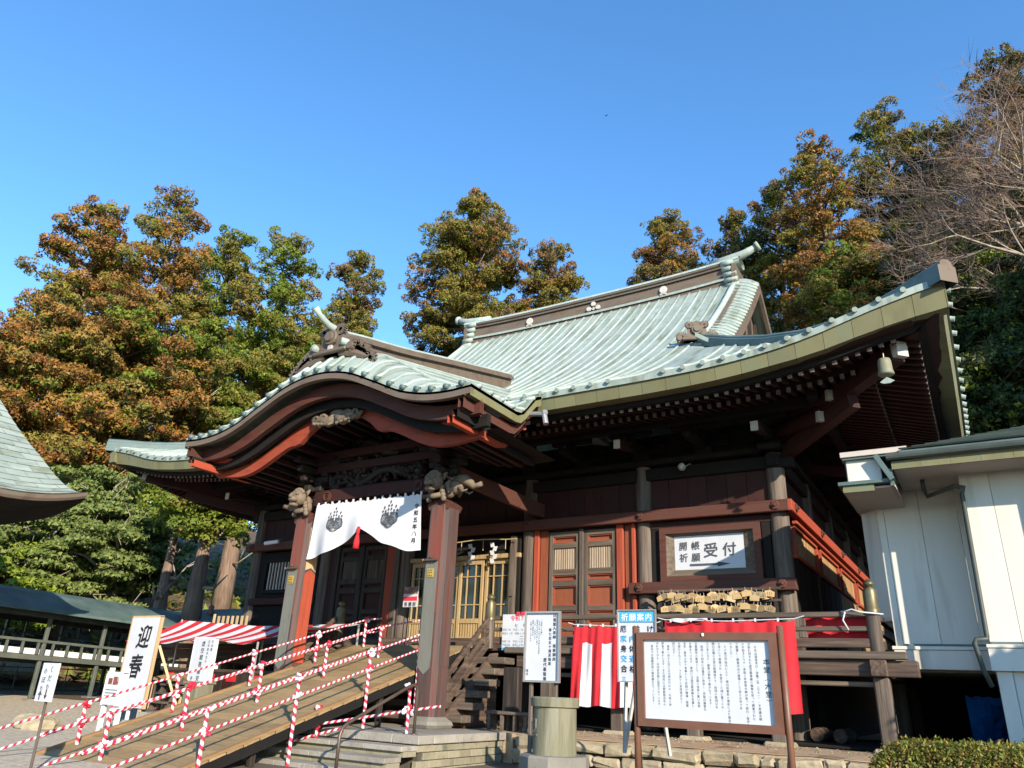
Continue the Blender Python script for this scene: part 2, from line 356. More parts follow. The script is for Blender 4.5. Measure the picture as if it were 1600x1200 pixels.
# retaining wall of rough stones along the terrace edge
tw = thing('stone_wall', 'low wall of rough field stones holding the sandy terrace under the hall', 'stone wall', (-1.6, 11.0, ZG))
mb = MB(); mb.box((-1.5, 11.05, (ZG+ZT)/2-.06), (10.1, .12, ZT-ZG)); build(mb, 'backing', M['mortar'], tw)
R1 = random.Random(3)
def stone_mesh(sx, sy, sz, seed):
    q = random.Random(seed); mb = MB(); mb.box((0, 0, 0), (sx, sy, sz), ch=.035)
    mb.v = [tuple(c+q.uniform(-.022, .022) for c in p) for p in mb.v]; return mb
z = ZT-.03
for row in range(3):
    x = -6.5+R1.uniform(0, .2); h = (.17, .18, .14)[row]
    while x < 3.4:
        wd = R1.choice((.22, .3, .4, .5, .62))*R1.uniform(.85, 1.15); hh = h*R1.uniform(.82, 1.06); mb = stone_mesh(wd-.014, R1.uniform(.15, .22), hh-.012, R1.random())
        mb.xf(Matrix.Translation((x+wd/2, 10.96+R1.uniform(-.03, .02), z-h/2+R1.uniform(-.012, .012))) @ Matrix.Rotation(R1.uniform(-.05, .05), 4, 'Y') @ Matrix.Rotation(R1.uniform(-.08, .08), 4, 'Z'))
        build(mb, 'stone', M['rough_stone'], tw); x += wd
    z -= h

# stone platform in front of the porch, with steps
pf = thing('stone_platform', 'stone platform with block steps carrying the two porch pillars', 'platform', (-9.8, 9.9, ZG))
mb = MB(); mb.box((-9.75, 9.95, (ZG+ZT)/2-.08), (6.0, 2.2, ZT-ZG-.14)); build(mb, 'core', M['mortar'], pf)
R2 = random.Random(5)
mb = MB(); mb.box((-9.75, 10.05, ZT-.05), (5.9, 1.95, .09)); build(mb, 'paving', M['stone'], pf)
x = -12.85
while x < -6.7:
    wd = min(R2.uniform(.55, .8), -6.68-x); wd = -6.68-x if -6.68-x-wd < .3 else wd
    mb = MB(); mb.box((x+wd/2, 8.93, ZT-.055), (wd-.008, .34, .11), ch=.008); build(mb, 'edge_block', M['stone'], pf); x += wd
y = 9.11
while y < 10.98:
    wd = min(R2.uniform(.5, .75), 11.0-y)
    mb = MB(); mb.box((-6.86, y+wd/2, ZT-.055), (.36, wd-.008, .11), ch=.008); build(mb, 'edge_block', M['stone'], pf); y += wd
zz = ZT-.11; row = 0
while zz > ZG-.02:                                          # side masonry
    y = 8.8+(.14 if row % 2 else 0)
    while y < 10.95:
        wd = min(.29, 10.97-y)
        if wd > .06:
            mb = MB(); mb.box((-6.765+R2.uniform(-.004, .004), y+wd/2, zz-.05), (.08, wd-.008, .092), ch=.006); build(mb, 'brick', M['stone_y'], pf)
        y += wd
    zz -= .1; row += 1
for k in range(1, 5):                                       # steps: tread blocks over recessed riser blocks
    zt = ZT-.125*k; yf = 8.76-.30*k; x = -12.9+.1*(k % 2); xr = -6.7-.02*k
    while x < xr-.02:
        wd = min(R2.uniform(.5, .85), xr-x); wd = xr-x if xr-x-wd < .25 else wd
        mb = MB(); mb.box((x+wd/2, yf+.17, zt-.03), (wd-.007, .34, .062), ch=.006); build(mb, 'step_block', M['stone'], pf)
        mb = MB(); mb.box((x+wd/2, yf+.06+.13, zt-.096), (wd-.007, .26, .066), ch=.003); build(mb, 'riser_block', M['stone_y'], pf); x += wd
# ------------------------------------------------------------------ the temple hall
XL, XR, YF, YB, YC, ZE = -19.84, .34, 11.0, 30.2, 20.6, 5.05
XC = (XL+XR)/2; XK = -9.68; YK = 8.75
hall = thing('temple_hall', 'large red and brown wooden temple hall with green copper roof and curved porch gable', 'temple', (XC, 20.6, ZT))
def Hd(d): return .411*d+.0338*d*d
L_TAB = [(0, .69), (.5, .60), (1.07, .465), (1.8, .26), (2.5, .125), (3.5, .03), (4.6, 0)]
def lift(c, d): return smooth_tab(L_TAB, c)*max(0., 1-d/5.)**1.5
def zfront(x, d): return ZE+Hd(d)+lift(min(x-XL, XR-x), d)
def zside(y, d): return ZE+Hd(d)+lift(min(y-YF, YB-y), d)
K_TAB = [(0, 5.26), (.72, 5.155), (1.42, 4.86), (2.0, 4.59), (2.5, 4.455), (3.0, 4.41), (3.5, 4.43)]
def Kz(x): return smooth_tab(K_TAB, abs(x-XK))
R_TAB = [(0, 0), (.25, .30), (.5, .50), (1.0, .66), (3.75, 1.25), (7, 1.95)]
def zkara(x, y):
    u = min(1., abs(x-XK)/3.46)
    return Kz(x)+lerp_tab(R_TAB, y-YK)*(1-u**2.2)+.58*sstep(10.2, 11.0, y)*u**5
XV, XD = -4.14, -4.80                                       # verge and descending ridge (right)
XVl, XDl = 2*XC-XV, 2*XC-XD
def drop(x, d):
    q = max(0., (x-XD)/(XV-XD), (XDl-x)/(XDl-XVl))
    return -.30*q*q if d >= 4.4 else 0.
# roof skin
mb = MB(); ds = [0, .3, .7, 1.2, 1.8, 2.4, 3.0, 3.6, 4.1, 4.47, 4.48, 5, 5.6, 6.2, 6.8, 7.4, 8, 8.6, 9.2, 9.6]
for sgn in (1, -1):
    rows = []
    for d in ds:
        xl, xr = (XL+d, XR-d) if d < 4.475 else (XVl, XV)
        xs = [xl+(xr-xl)*(i/60.) for i in range(61)]
        if d >= 4.475: xs = [XVl, XVl+.2, XVl+.4]+[XDl+(XD-XDl)*i/54. for i in range(55)]+[XV-.4, XV-.2, XV]
        y = YF+d if sgn > 0 else YB-d
        rows.append([(x, y, zfront(x, d)+drop(x, d)) for x in xs])
    mb.slab(rows if sgn > 0 else [r[::-1] for r in rows], .11)
for side in (0, 1):
    rows = []
    for d in [0, .3, .7, 1.2, 1.8, 2.4, 3.0, 3.6, 4.1, 4.47, 5.0]:
        e = min(d, 4.47); ys = [YF+e+(YB-YF-2*e)*i/50. for i in range(51)]
        x = XR-d if side else XL+d
        rows.append([(x, y, zside(y, d)) for y in (ys if side else ys[::-1])])
    mb.slab(rows, .11)
roof = build(mb, 'roof', M['copper'], hall, smooth=True); smooth_auto(roof, 35)

def batten(pts, r=.036, cap=True):
    b = MB(); b.tube([Vector(p)+Vector((0, 0, .008)) for p in pts], r, 6)
    o = build(b, 'batten', M['copper_rib'], roof, smooth=True)
    if cap:
        p, q = Vector(pts[0]), Vector(pts[1]); t = (q-p).normalized(); c = MB()
        c.tube([p-t*.035, p+t*.05], .040, 10); CAPS.append((c.v, c.f))
CAPS = []
x = XL+.22
while x < XR-.1:
    c = min(x-XL, XR-x); dm = 9.35 if XDl-.02 < x < XD+.02 else (c-.12 if c < 4.45 else 0)
    if dm > .25:
        d0 = 0.
        if abs(x-XK) < 3.5:
            while d0 < 8 and zfront(x, d0) < zkara(x, YF+d0)-.02: d0 += .1
        n = max(3, int(14*(dm-d0)/9.35)+2)
        dd = [d0+(dm-d0)*i/(n-1) for i in range(n)]
        if d0 == 0: dd[0] = -.03
        batten([(x, YF+d, zfront(x, d)) for d in dd], cap=(d0 == 0))
    x += .335
for i in range(24):                                         # short battens on the turned gable verge
    d = 4.75+i*.2
    batten([(XV+.03, YF+d, zfront(XV, d)+drop(XV, d))]+[(xx, YF+d, zfront(xx, d)+drop(xx, d)) for xx in (XV-.2, XV-.42, XD)], .03, cap=False)
y = YF+.35
while y < YB-.3:                                            # right-hand slope: seen end on along the eave
    c = min(y-YF, YB-y); dm = min(4.4, c-.1)
    if dm > .2: batten([(XR-d, y, zside(y, d)) for d in [-.03]+[dm*i/4 for i in range(1, 5)]])
    y += .335
b = MB()
for v, f in CAPS: b.add(v, f)
build(b, 'batten_caps', M['copper_rib'], roof, kind='stuff')
b = MB(); qs = random.Random(31); x = XL+.22                # lips where one copper sheet laps the next, between the battens
while x < XR-.5:
    xm_ = x+.1675; c = min(xm_-XL, XR-xm_); dm = 9.3 if XDl < xm_ < XD else (c-.25 if c < 4.4 else 0); d = .25+qs.uniform(0, .4)
    while d < dm:
        y0, z0 = YF+d, zfront(xm_, d); y1, z1 = YF+d+.05, zfront(xm_, d+.05); o = .013
        if not (abs(xm_-XK) < 3.5 and z0 < zkara(xm_, y0)): b.add([(x+.03, y0, z0), (x+.305, y0, z0), (x+.305, y0, z0+o), (x+.03, y0, z0+o), (x+.305, y1, z1+.002), (x+.03, y1, z1+.002)], [(0, 1, 2, 3), (3, 2, 4, 5)])
        d += .46+qs.uniform(-.05, .05)
    x += .335
build(b, 'sheet_laps', M['copper'], roof, kind='stuff')

# main ridge
rg = MB(); rl, rr = -14.45, -5.05
def rz(x): return .10*(abs(x-XC)/4.7)**3
def rlayer(mb, x0, x1, z0, z1, hw, n=16):
    rows = [[(x0+(x1-x0)*i/n, YC-hw, z0+rz(x0+(x1-x0)*i/n)) for i in range(n+1)], [(x0+(x1-x0)*i/n, YC-hw, z1+rz(x0+(x1-x0)*i/n)) for i in range(n+1)],
            [(x0+(x1-x0)*i/n, YC+hw, z1+rz(x0+(x1-x0)*i/n)) for i in range(n+1)], [(x0+(x1-x0)*i/n, YC+hw, z0+rz(x0+(x1-x0)*i/n)) for i in range(n+1)]]
    mb.grid(rows); k = n
    return mb
rlayer(rg, rl, rr, 11.35, 12.33, .30)
ridge = build(rg, 'ridge', M['copper_brown'], hall)
b = MB(); rlayer(b, rl, rr, 11.86, 11.94, .36); build(b, 'ridge_foot', M['copper_rib'], ridge)
b = MB(); rlayer(b, rl, rr, 12.3, 12.36, .37); rlayer(b, rl, rr, 12.36, 12.42, .30); rlayer(b, rl, rr, 12.42, 12.48, .37); build(b, 'ridge_moulding', M['copper_brown'], ridge)
b = MB(); n = 18
b.grid([[(-14.9+(10.3)*i/n, YC+.34*math.cos(a), 12.5+.17*math.sin(a)+rz(-14.9+10.3*i/n)) for i in range(n+1)] for a in [math.pi*k/8+math.pi for k in range(9)][::-1]], flip=True)
b.grid([[(-14.9+(10.3)*i/n, YC+.36*math.cos(a), 12.50+.19*math.sin(a)+rz(-14.9+10.3*i/n)) for i in range(n+1)] for a in [math.pi*k/8 for k in range(9)]])
build(b, 'ridge_cap', M['copper_rib'], ridge, smooth=True)
def disc(mb, c, r, th, axis='y', n=16):
    R = {'y': Matrix.Rotation(math.radians(90), 3, 'X'), 'x': Matrix.Rotation(math.radians(90), 3, 'Y'), 'z': Matrix.Identity(3)}[axis]
    mb.lathe([(r*.97, -th/2), (r, -th*.3), (r, th*.3), (r*.9, th/2)], c, n, R=R); return mb
for cx, kind in ((-12.02, 1), (-9.53, 3), (-7.05, 1)):      # crests on the ridge
    b = MB()
    if kind == 1:
        disc(b, (cx, YC-.35, 12.13), .13, .06)
        for k in range(5): disc(b, (cx-.08+.04*k, YC-.37, 12.0-.02*abs(k-2)), .035, .05, n=8)
    else:
        for dx, dz in ((-.17, 0), (.17, 0), (0, .16)): disc(b, (cx+dx, YC-.35, 12.06+dz), .085, .06)
        for k in range(3): b.beam((cx, YC-.34, 12.0), (cx+(k-1)*.12, YC-.34, 12.1), .04, .03)
    build(b, 'crest', M['whiteend'], ridge)
def scroll(mb, c, r, wdt, n=16, turns=1.0, sx=1):
    """rolled tile end: spiral band in the xz plane"""
    pts = [(c[0]+sx*r*(1-.55*t/turns)*math.cos(2*math.pi*t-1.2), c[1], c[2]+r*(1-.55*t/turns)*math.sin(2*math.pi*t-1.2)) for t in [turns*i/n for i in range(n+1)]]
    for p, q in zip(pts, pts[1:]): mb.beam(p, q, wdt, .05, up=(0, 1, 0))
for s, xe in ((1, rr), (-1, rl)):                           # ridge end ornaments with stacked rolls and an upswept horn
    b = MB(); z0 = rz(xe)
    for k in range(5):
        xx = xe+s*(.08+.06*(4-k)*.6); zz = 11.6+k*.21+z0
        b.box((xx, YC, zz), (.34, .78-.03*k, .16), ch=.05)
        for e in (-1, 1): b.tube([(xx-.2*s, YC+e*(.40-.015*k), zz), (xx+.2*s, YC+e*(.40-.015*k), zz)], .085, 8)
    b.tube([(xe-.5*s, YC, 12.68+z0), (xe+.1*s, YC, 12.74+z0), (xe+.55*s, YC, 12.83+z0), (xe+.98*s, YC, 13.0+z0)], [.17, .17, .14, .10], 10)
    b.tube([(xe+.93*s, YC, 12.98+z0), (xe+1.02*s, YC, 13.02+z0)], .16, 10)
    build(b, 'ridge_ornament', M['copper_rib'], ridge, smooth=True)
    b = MB(); b.prism([(xe+s*.30, 11.2), (xe+s*.36, 12.4), (xe+s*.24, 12.45), (xe+s*.18, 11.2)], 'y', YC-.45, YC+.45)
    build(b, 'ridge_end_board', M['copper_brown'], ridge)
# descending ridges on the gable folds
for s, xx in ((1, XD), (-1, XDl)):
    b = MB(); pts = [(xx, YF+d, zfront(xx, d)+.05) for d in np.linspace(4.9, 9.1, 10)]
    b.tube(pts, .085, 8); build(b, 'descending_ridge', M['copper_rib'], roof, smooth=True)
# corner ridges, swept up at the eave tips
def hip_ridge(cx, cy, sx, sy):
    b = MB(); rows = []
    ds_ = [-.06, 0, .25, .6, 1.0, 1.6, 2.3, 3.1, 4.0, 5.0]
    def P(d, off, dz):
        c = max(0, d); z = ZE+Hd(c)+lift(c, c)+.26*max(0, 1-c/1.3)**2
        o = off/math.sqrt(2); return (cx-sx*d+sy*sx*o*sx, cy+sy*d+o*1.0*sx*sy*sx, z+dz)
    prof = [(-.15, -.16), (-.15, .10), (-.10, .13), (-.10, .17), (-.05, .215), (.05, .215), (.10, .17), (.10, .13), (.15, .10), (.15, -.16)]
    for d in ds_:
        hsc = .88+.08*max(0, 1-max(0, d)/1.5)
        row = []
        for o, dz in prof:
            q = o/math.sqrt(2)
            c = max(0, d); z = ZE+Hd(c)+lift(c, c)+.02*max(0, 1-c/1.3)**2
            row.append((cx-sx*d+q*sx, cy+sy*d+q*sy, z+dz*hsc))
        rows.append(row)
    b.grid(rows); n = len(prof); b.f.append(tuple(range(n))); b.m.append(1)
    return build(b, 'corner_ridge', [M['copper_dark'], M['copper_brown']], roof)
hip_ridge(XR, YF, 1, 1); hip_ridge(XL, YF, -1, 1); hip_ridge(XR, YB, 1, -1)
def onigawara(c, yaw, sc, name, parent, m, tail=True):
    """ornamental ridge-end tile facing -y before rotation"""
    b = MB(); R = Matrix.Rotation(yaw, 3, 'Z')
    prof = [(-.30, 0), (-.33, .1), (-.2, .16), (-.19, .3), (-.1, .42), (0, .46), (.1, .42), (.19, .3), (.2, .16), (.33, .1), (.30, 0)]
    b.prism(prof, 'y', -.07, .07); disc(b, (0, -.09, .24), .12, .08); disc(b, (0, -.11, .24), .075, .1)
    for s in (-1, 1):
        scroll(b, (s*.30, -.05, .09), .085, .12, sx=s); scroll(b, (s*.16, -.07, .35), .06, .1, sx=-s)
        disc(b, (s*.36, -.02, .06), .06, .16, n=10)
    b.box((0, -.02, .03), (.62, .2, .06), ch=.015)
    b.v = [tuple(Vector(c)+R @ (Vector(p)*sc)) for p in b.v]
    return build(b, name, m, parent)
onigawara((-4.75, 15.93, zfront(-4.75, 4.93)+.02), math.radians(20), 1.15, 'ridge_end_tile', roof, M['copper_brown'])
onigawara((XDl-.05, 15.93, zfront(XDl, 4.93)+.02), math.radians(-20), 1.15, 'ridge_end_tile', roof, M['copper_brown'])
# right gable: barge board, wall and posts
b = MB()
for sg in (1, -1):
    pts = [(d, zfront(XD, d)-.32) for d in np.linspace(4.45, 9.6, 14)]
    rows = [[(XV+.02, (YF+d if sg > 0 else YB-d), z-.02) for d, z in pts], [(XV+.02, (YF+d if sg > 0 else YB-d), z-.34) for d, z in pts],
            [(XV-.08, (YF+d if sg > 0 else YB-d), z-.34) for d, z in pts], [(XV-.08, (YF+d if sg > 0 else YB-d), z-.02) for d, z in pts]]
    b.grid(rows+[rows[0]], flip=sg < 0)
build(b, 'barge_board', M['copper_brown'], hall)
b = MB(); b.prism([(YF+4.6, 7.4), (YB-4.6, 7.4), (YC+.3, 11.75), (YC-.3, 11.75)], 'x', XV-.55, XV-.45); build(b, 'gable_wall', M['copper_brown'], hall)
b = MB()
for k in range(-4, 5):
    yy = YC+k*.75; zt = 11.5-abs(k)*.72
    if zt > 7.9: b.box((XV-.40, yy, (7.4+zt)/2), (.1, .12, zt-7.4))
b.box((XV-.38, YC, 8.3), (.14, 7.2, .2)); b.box((XV-.38, YC, 9.5), (.14, 4.6, .16)); build(b, 'gable_frame', M['wood_z'], hall)

# eave edge: copper fascia panels, eave beam coloured dark for shade, rafters, soffit
def thk(c): return .32+.13*max(0., (2.5-c)/2.5)
KL, KR = XK-3.45, XK+3.42
def fascia(p0, p1, t0, t1, inn):
    """panel between two top points"""
    b = MB(); inn = Vector(inn); d = (Vector(p1)-Vector(p0)).normalized()*.003
    a, c = Vector(p0)+d, Vector(p1)-d; lo0 = Vector((0, 0, -t0))+inn*.07; lo1 = Vector((0, 0, -t1))+inn*.07
    top = Vector((0, 0, -.05))
    vs = [a+top, c+top, c+lo1, a+lo0]; vs += [p+inn*.24 for p in vs]
    b.add(vs, [(0, 3, 2, 1), (4, 5, 6, 7), (0, 1, 5, 4), (1, 2, 6, 5), (2, 3, 7, 6), (3, 0, 4, 7)]); return b
x = XL
while x < XR-.01:
    x2 = min(XR, x+.42)
    if x2 < KL+.1 or x > KR-.15:
        build(fascia((x, YF+.02, zfront(x, 0)), (x2, YF+.02, zfront(x2, 0)), thk(min(x-XL, XR-x)), thk(min(x2-XL, XR-x2)), (0, 1, 0)), 'fascia_panel', M['copper_edge'], roof)
    x = x2
y = YF+.24
while y < YB-.01:
    y2 = min(YB, y+.48)
    build(fascia((XR-.02, y, zside(y, 0)), (XR-.02, y2, zside(y2, 0)), thk(min(y-YF, YB-y)), thk(min(y2-YF, YB-y2)), (-1, 0, 0)), 'fascia_panel', M['copper_edge'], roof)
    y = y2
b = MB(); n = 40
for i in range(n):
    y, y2 = YF+(YB-YF)*i/n, YF+(YB-YF)*(i+1)/n
    f = fascia((XL+.02, y, zside(y, 0)), (XL+.02, y2, zside(y2, 0)), thk(min(y-YF, YB-y)), thk(min(y2-YF, YB-y2)), (1, 0, 0)); b.add(f.v, f.f)
build(b, 'fascia_strip', M['copper_edge'], roof)
# generic eave coordinates: s along the eave, d inwards
SIDES = [('f', XR-XL, lambda s, d: (XL+s, YF+d), (1, 0)), ('r', YB-YF, lambda s, d: (XR-d, YF+s), (0, 1)), ('l', YB-YF, lambda s, d: (XL+d, YF+s), (0, 1))]
def zbot(c): return ZE+lift(c, 0)-thk(c)                    # underside of the fascia
raf_me = {}
def rafter_mesh(L, key):
    if key in raf_me: return raf_me[key]
    q = MB(); q.box((0, L/2, 0), (.068, L, .08), mi=0); q.box((0, -.006, 0), (.07, .012, .082), mi=1)
    me = bpy.data.meshes.new('rafter'); me.from_pydata(q.v, [], q.f); me.materials.append(M['maroon']); me.materials.append(M['rafterend'])
    me.polygons.foreach_set('material_index', q.m); raf_me[key] = me; return me
stuffL = MB()
for nm, Ls, fn, al in SIDES:
    eb = MB(); sof = MB()
    ss = [Ls*i/40 for i in range(41)]
    for d0, d1, z0, z1 in ((.34, .44, -.0, -.085),):
        rows = []
        for d, z in ((d0, z0+.06), (d0, z1), (d1, z1), (d1, z0+.06), (d0, z0+.06)):
            rows.append([(*fn(max(d, min(Ls-d, s)), d), zbot(min(s, Ls-s))+z) for s in ss])
        eb.grid(rows)
    build(eb, 'eave_beam', M['dark'], hall)
    rows = [[(*fn(max(d, min(Ls-d, s)), d), zbot(min(s, Ls-s))*(1-d/3.4)+(4.72)*(d/3.4)+z) for s in ss] for d, z in ((.1, .03), (.44, .0), (1.27, .25), (1.28, .12), (2.2, .36), (3.4, .62))]
    b = MB(); b.grid(rows); build(b, 'soffit', M['maroon'], hall, smooth=False)
    n = int(Ls/.172)
    for i in range(n):
        s = .28+i*(Ls-.56)/(n-1); c = min(s, Ls-s); zb = zbot(c)
        for row in (0, 1):
            if row == 0: d0, L, z, tilt = .46, min(.82, c-.48), zb-.09, .30
            else: d0, L, z, tilt = 1.2, min(1.9, c-1.2), zb+.02-.22*lift(c, 0), .25
            if L < .2: continue
            x, y = fn(s, d0)
            if nm == 'f' and KL+.3 < x < KR-.3 and row == 0: continue
            rz_ = {'f': 0, 'r': math.pi/2, 'l': -math.pi/2}[nm]
            if nm == 'l' or (nm == 'r' and s > 8.5):
                q = MB(); q.box((0, L/2, 0), (.068, L, .08)); R = Matrix.Translation((x, y, z)) @ Matrix.Rotation(rz_, 4, 'Z') @ Matrix.Rotation(math.atan(tilt), 4, 'X')
                q.xf(R); stuffL.add(q.v, q.f); continue
            Lk = round(L, 1); me = rafter_mesh(Lk, Lk)
            place(me, 'rafter', (x, y, z), hall, rot=(math.atan(tilt), 0, rz_))
build(stuffL, 'rafter_row', M['maroon'], hall, kind='stuff')
for sx, cx in ((1, XR), (-1, XL)):                          # corner hip rafters
    b = MB(); b.beam((cx-sx*3.2, YF+3.2, 4.6), (cx-sx*.78, YF+.78, 5.02), .22, .3); b.beam((cx-sx*3.2, YF+3.2, 4.25), (cx-sx*1.55, YF+1.55, 4.62), .2, .24)
    b.box((cx-sx*.76, YF+.76, 5.03), (.19, .19, .24), Matrix.Rotation(math.radians(45), 3, 'Z'), mi=1)
    build(b, 'hip_rafter', [M['maroon'], M['whiteend']], hall)

# columns, beams, walls
CX = [-2.85, -5.45, -8.08, -11.42, -14.05, -16.65]; YW = 14.0; CYs = [14.0, 16.5, 19.1, 21.7, 24.2, 27.2]
ZF = .72
col_p = [(.165, ZT), (.165, 4.1), (.15, 4.35)]
def column(x, y, m='greywood'):
    b = MB(); b.lathe([(.168, 0), (.168, 4.6), (.15, 4.95)], (x, y, ZT), 18); return smooth_auto(build(b, 'column', M[m], hall), 50)
for x in CX: column(x, YW)
for y in CYs[1:]: column(-2.85, y); column(-16.65, y)
def hb(name, x0, x1, y, z0, z1, th, m, parent=hall, ch=.012):
    b = MB(); b.box(((x0+x1)/2, y, (z0+z1)/2), (x1-x0, th, z1-z0), ch=ch); return build(b, name, M[m], parent)
def hby(name, x, y0, y1, z0, z1, th, m, parent=hall, ch=.012):
    b = MB(); b.box((x, (y0+y1)/2, (z0+z1)/2), (th, y1-y0, z1-z0), ch=ch); return build(b, name, M[m], parent)
def rokuyo(parent, c, ax='y', r=.085):                      # six-sided nail cover
    b = MB(); n = 6; R = Matrix.Rotation(math.radians(90), 3, 'X') if ax == 'y' else Matrix.Rotation(math.radians(90), 3, 'Y')
    b.lathe([(r, -.015), (r, .012), (r*.8, .022)], c, 6, R=R); b.lathe([(r*.34, -.01), (r*.34, .05), (r*.2, .06)], c, 8, R=R)
    return build(b, 'nail_cover', M['redwood'], parent)
# front tie beams, with nail covers
nb = hb('nageshi_beam', -16.9, -2.62, 13.79, 3.17, 3.38, .16, 'redwood')
for x in CX: rokuyo(nb, (x, 13.70, 3.275))
lb = hb('nageshi_beam', -5.72, -2.62, 13.79, 1.79, 2.0, .16, 'redwood')
for x in (-5.5, -2.85): rokuyo(lb, (x, 13.70, 1.9))
hb('sill_beam', -16.9, -2.62, 13.86, .74, .98, .2, 'wood_x')
hb('head_beam', -17.0, -2.5, 13.98, 4.02, 4.26, .22, 'dark'); hb('plate_beam', -17.1, -2.4, 14.0, 4.32, 4.44, .42, 'dark')
nb = hby('nageshi_beam', -2.64, 13.72, 27.4, 3.17, 3.38, .16, 'red_y')
for y in CYs[:5]: rokuyo(nb, (-2.55, y+.05, 3.275), 'x')
hby('rail_beam', -2.62, 14.1, 27.3, 3.0, 3.06, .10, 'red_y'); hby('head_beam', -2.83, 13.7, 27.4, 4.02, 4.26, .22, 'dark'); hby('plate_beam', -2.85, 13.6, 27.5, 4.32, 4.44, .42, 'dark')
# upper wall boards
for i in range(5):
    x0, x1 = CX[i+1]+.15, CX[i]-.15; n = 6
    for k in range(n):
        a = x0+(x1-x0)*k/n; hb('wall_board', a+.004, x0+(x1-x0)*(k+1)/n-.004, 13.98+.004*(k % 2), 3.36, 4.03, .05, 'maroon', ch=.004)
    hb('wall_board', x0, x1, 14.04, 4.24, 4.95, .04, 'dark')
for i in range(5):
    y0, y1 = CYs[i]+.15, CYs[i+1]-.15
    hby('wall_board', -2.86, y0, y1, 3.36, 4.03, .05, 'maroon', ch=.004); hby('wall_board', -2.90, y0, y1, 4.24, 4.95, .04, 'dark')
    hby('wall_board', -16.64, y0, y1, .74, 4.95, .05, 'dark')
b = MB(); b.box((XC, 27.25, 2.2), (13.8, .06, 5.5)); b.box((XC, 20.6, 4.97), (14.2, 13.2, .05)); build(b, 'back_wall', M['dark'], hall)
# side bays: slatted panels above plank walls, front two bays coloured dark for the annex shadow
for i in range(5):
    y0, y1 = CYs[i]+.17, CYs[i+1]-.17
    for zz in (2.40, 2.93): hby('panel_frame', -2.68, y0, y1, zz, zz+.07, .09, 'red_y', ch=.006)
    for yy in (y0+.03, y1-.03): hby('panel_frame', -2.68, yy-.03, yy+.03, 2.47, 2.93, .09, 'red_z', ch=.006)
    n = int((y1-y0)/.16)
    for k in range(n):
        yy = y0+.1+(y1-y0-.2)*(k+.5)/n; hby('slat', -2.70, yy-.04, yy+.04, 2.46, 2.94, .03, 'slattan', ch=.005)
    if i < 2:
        hby('panel_frame', -2.76, y0, y1, 2.46, 2.94, .02, 'dark', ch=.0)
    n = int((y1-y0)/.30)
    for k in range(n):
        a = y0+(y1-y0)*k/n; hby('plank', -2.72+.006*(k % 2), a+.003, y0+(y1-y0)*(k+1)/n-.003, .74, 2.4, .04, 'dark' if i < 2 else 'slattan', ch=.004)
# bracket sets under the eaves
def bracket(x, y, ax, tail=True):
    b = MB()
    def bx(dx, dy, z, sx, sy, sz):
        if ax == 'f': b.box((x+dx, y+dy, z), (sx, sy, sz), ch=.02)
        else: b.box((x-dy, y+dx, z), (sy, sx, sz), ch=.02)
    bx(0, 0, 4.52, .36, .36, .17)
    bx(0, 0, 4.66, 1.0, .14, .15); bx(0, -.35, 4.62, .14, .9, .15)
    for dx in (-.42, 0, .42): bx(dx, 0, 4.78, .18, .2, .1)
    bx(0, -.7, 4.74, .18, .2, .1); bx(0, -.7, 4.86, .9, .13, .14); bx(0, -.75, 4.55, .13, .9, .12)
    o = build(b, 'bracket_set', M['dark'], hall)
    if not tail: return
    b = MB()
    if ax == 'f': b.beam((x, y+.1, 4.72), (x, y-1.36, 4.45), .125, .17, ch=.01); b.box((x, y-1.37, 4.448), (.13, .02, .174), mi=1)
    else: b.beam((x-.1, y, 4.72), (x+1.36, y, 4.45), .15, .2, ch=.01); b.box((x+1.37, y, 4.448), (.02, .154, .204), mi=1)
    build(b, 'tail_rafter', [M['maroon'], M['whiteend']], hall)
for x in CX: bracket(x, YW, 'f')
for a, c in zip(CX, CX[1:]): bracket((a+c)/2, YW, 'f', False) if abs((a+c)/2-XC) > 2 else None
for y in CYs[1:5]: bracket(-2.85, y, 'r')
b = MB()
for z, e in ((4.86, 1.25), (4.58, 1.03)):
    p = Vector((-2.85+e, 14-e, z-.02)); b.beam((-2.85, 14, z+.1), p, .16, .2); q = Matrix.Rotation(math.radians(45), 3, 'Z')
    b.box(p, (.15, .15, .18), q, mi=1)
build(b, 'corner_tail_rafter', [M['maroon'], M['whiteend']], hall)
hb('eave_purlin', -18.4, -1.3, 13.0, 4.80, 4.98, .18, 'dark'); hby('eave_purlin', -1.85, 12.6, 28.4, 4.80, 4.98, .18, 'dark')
# ------------------------------------------------------------------ text helper (glyph outlines as flat meshes)
GL = {}
def glyph(ch, bold=0.0):
    key = (ch, bold)
    if key not in GL:
        c = bpy.data.curves.new('glyph', 'FONT'); c.body = ch; c.resolution_u = 2 if bold > .01 else 1; c.offset = bold
        o = bpy.data.objects.new('glyph', c); COL.objects.link(o); bpy.context.view_layer.update()
        me = bpy.data.meshes.new_from_object(o.evaluated_get(bpy.context.evaluated_depsgraph_get()))
        v = [tuple(p.co) for p in me.vertices]; f = [tuple(p.vertices) for p in me.polygons]
        bpy.data.objects.remove(o); bpy.data.curves.remove(c); bpy.data.meshes.remove(me)
        if v:
            A = np.array(v); full = ord(ch) > 0x2fff
            cx, cy = (.5, .38) if full else ((A[:, 0].min()+A[:, 0].max())/2, .36)
            sc = 1.0 if full else 1.0
            v = [((x-cx)*sc, (y-cy)*sc) for x, y, *_ in v]
        GL[key] = (v, f)
    return GL[key]
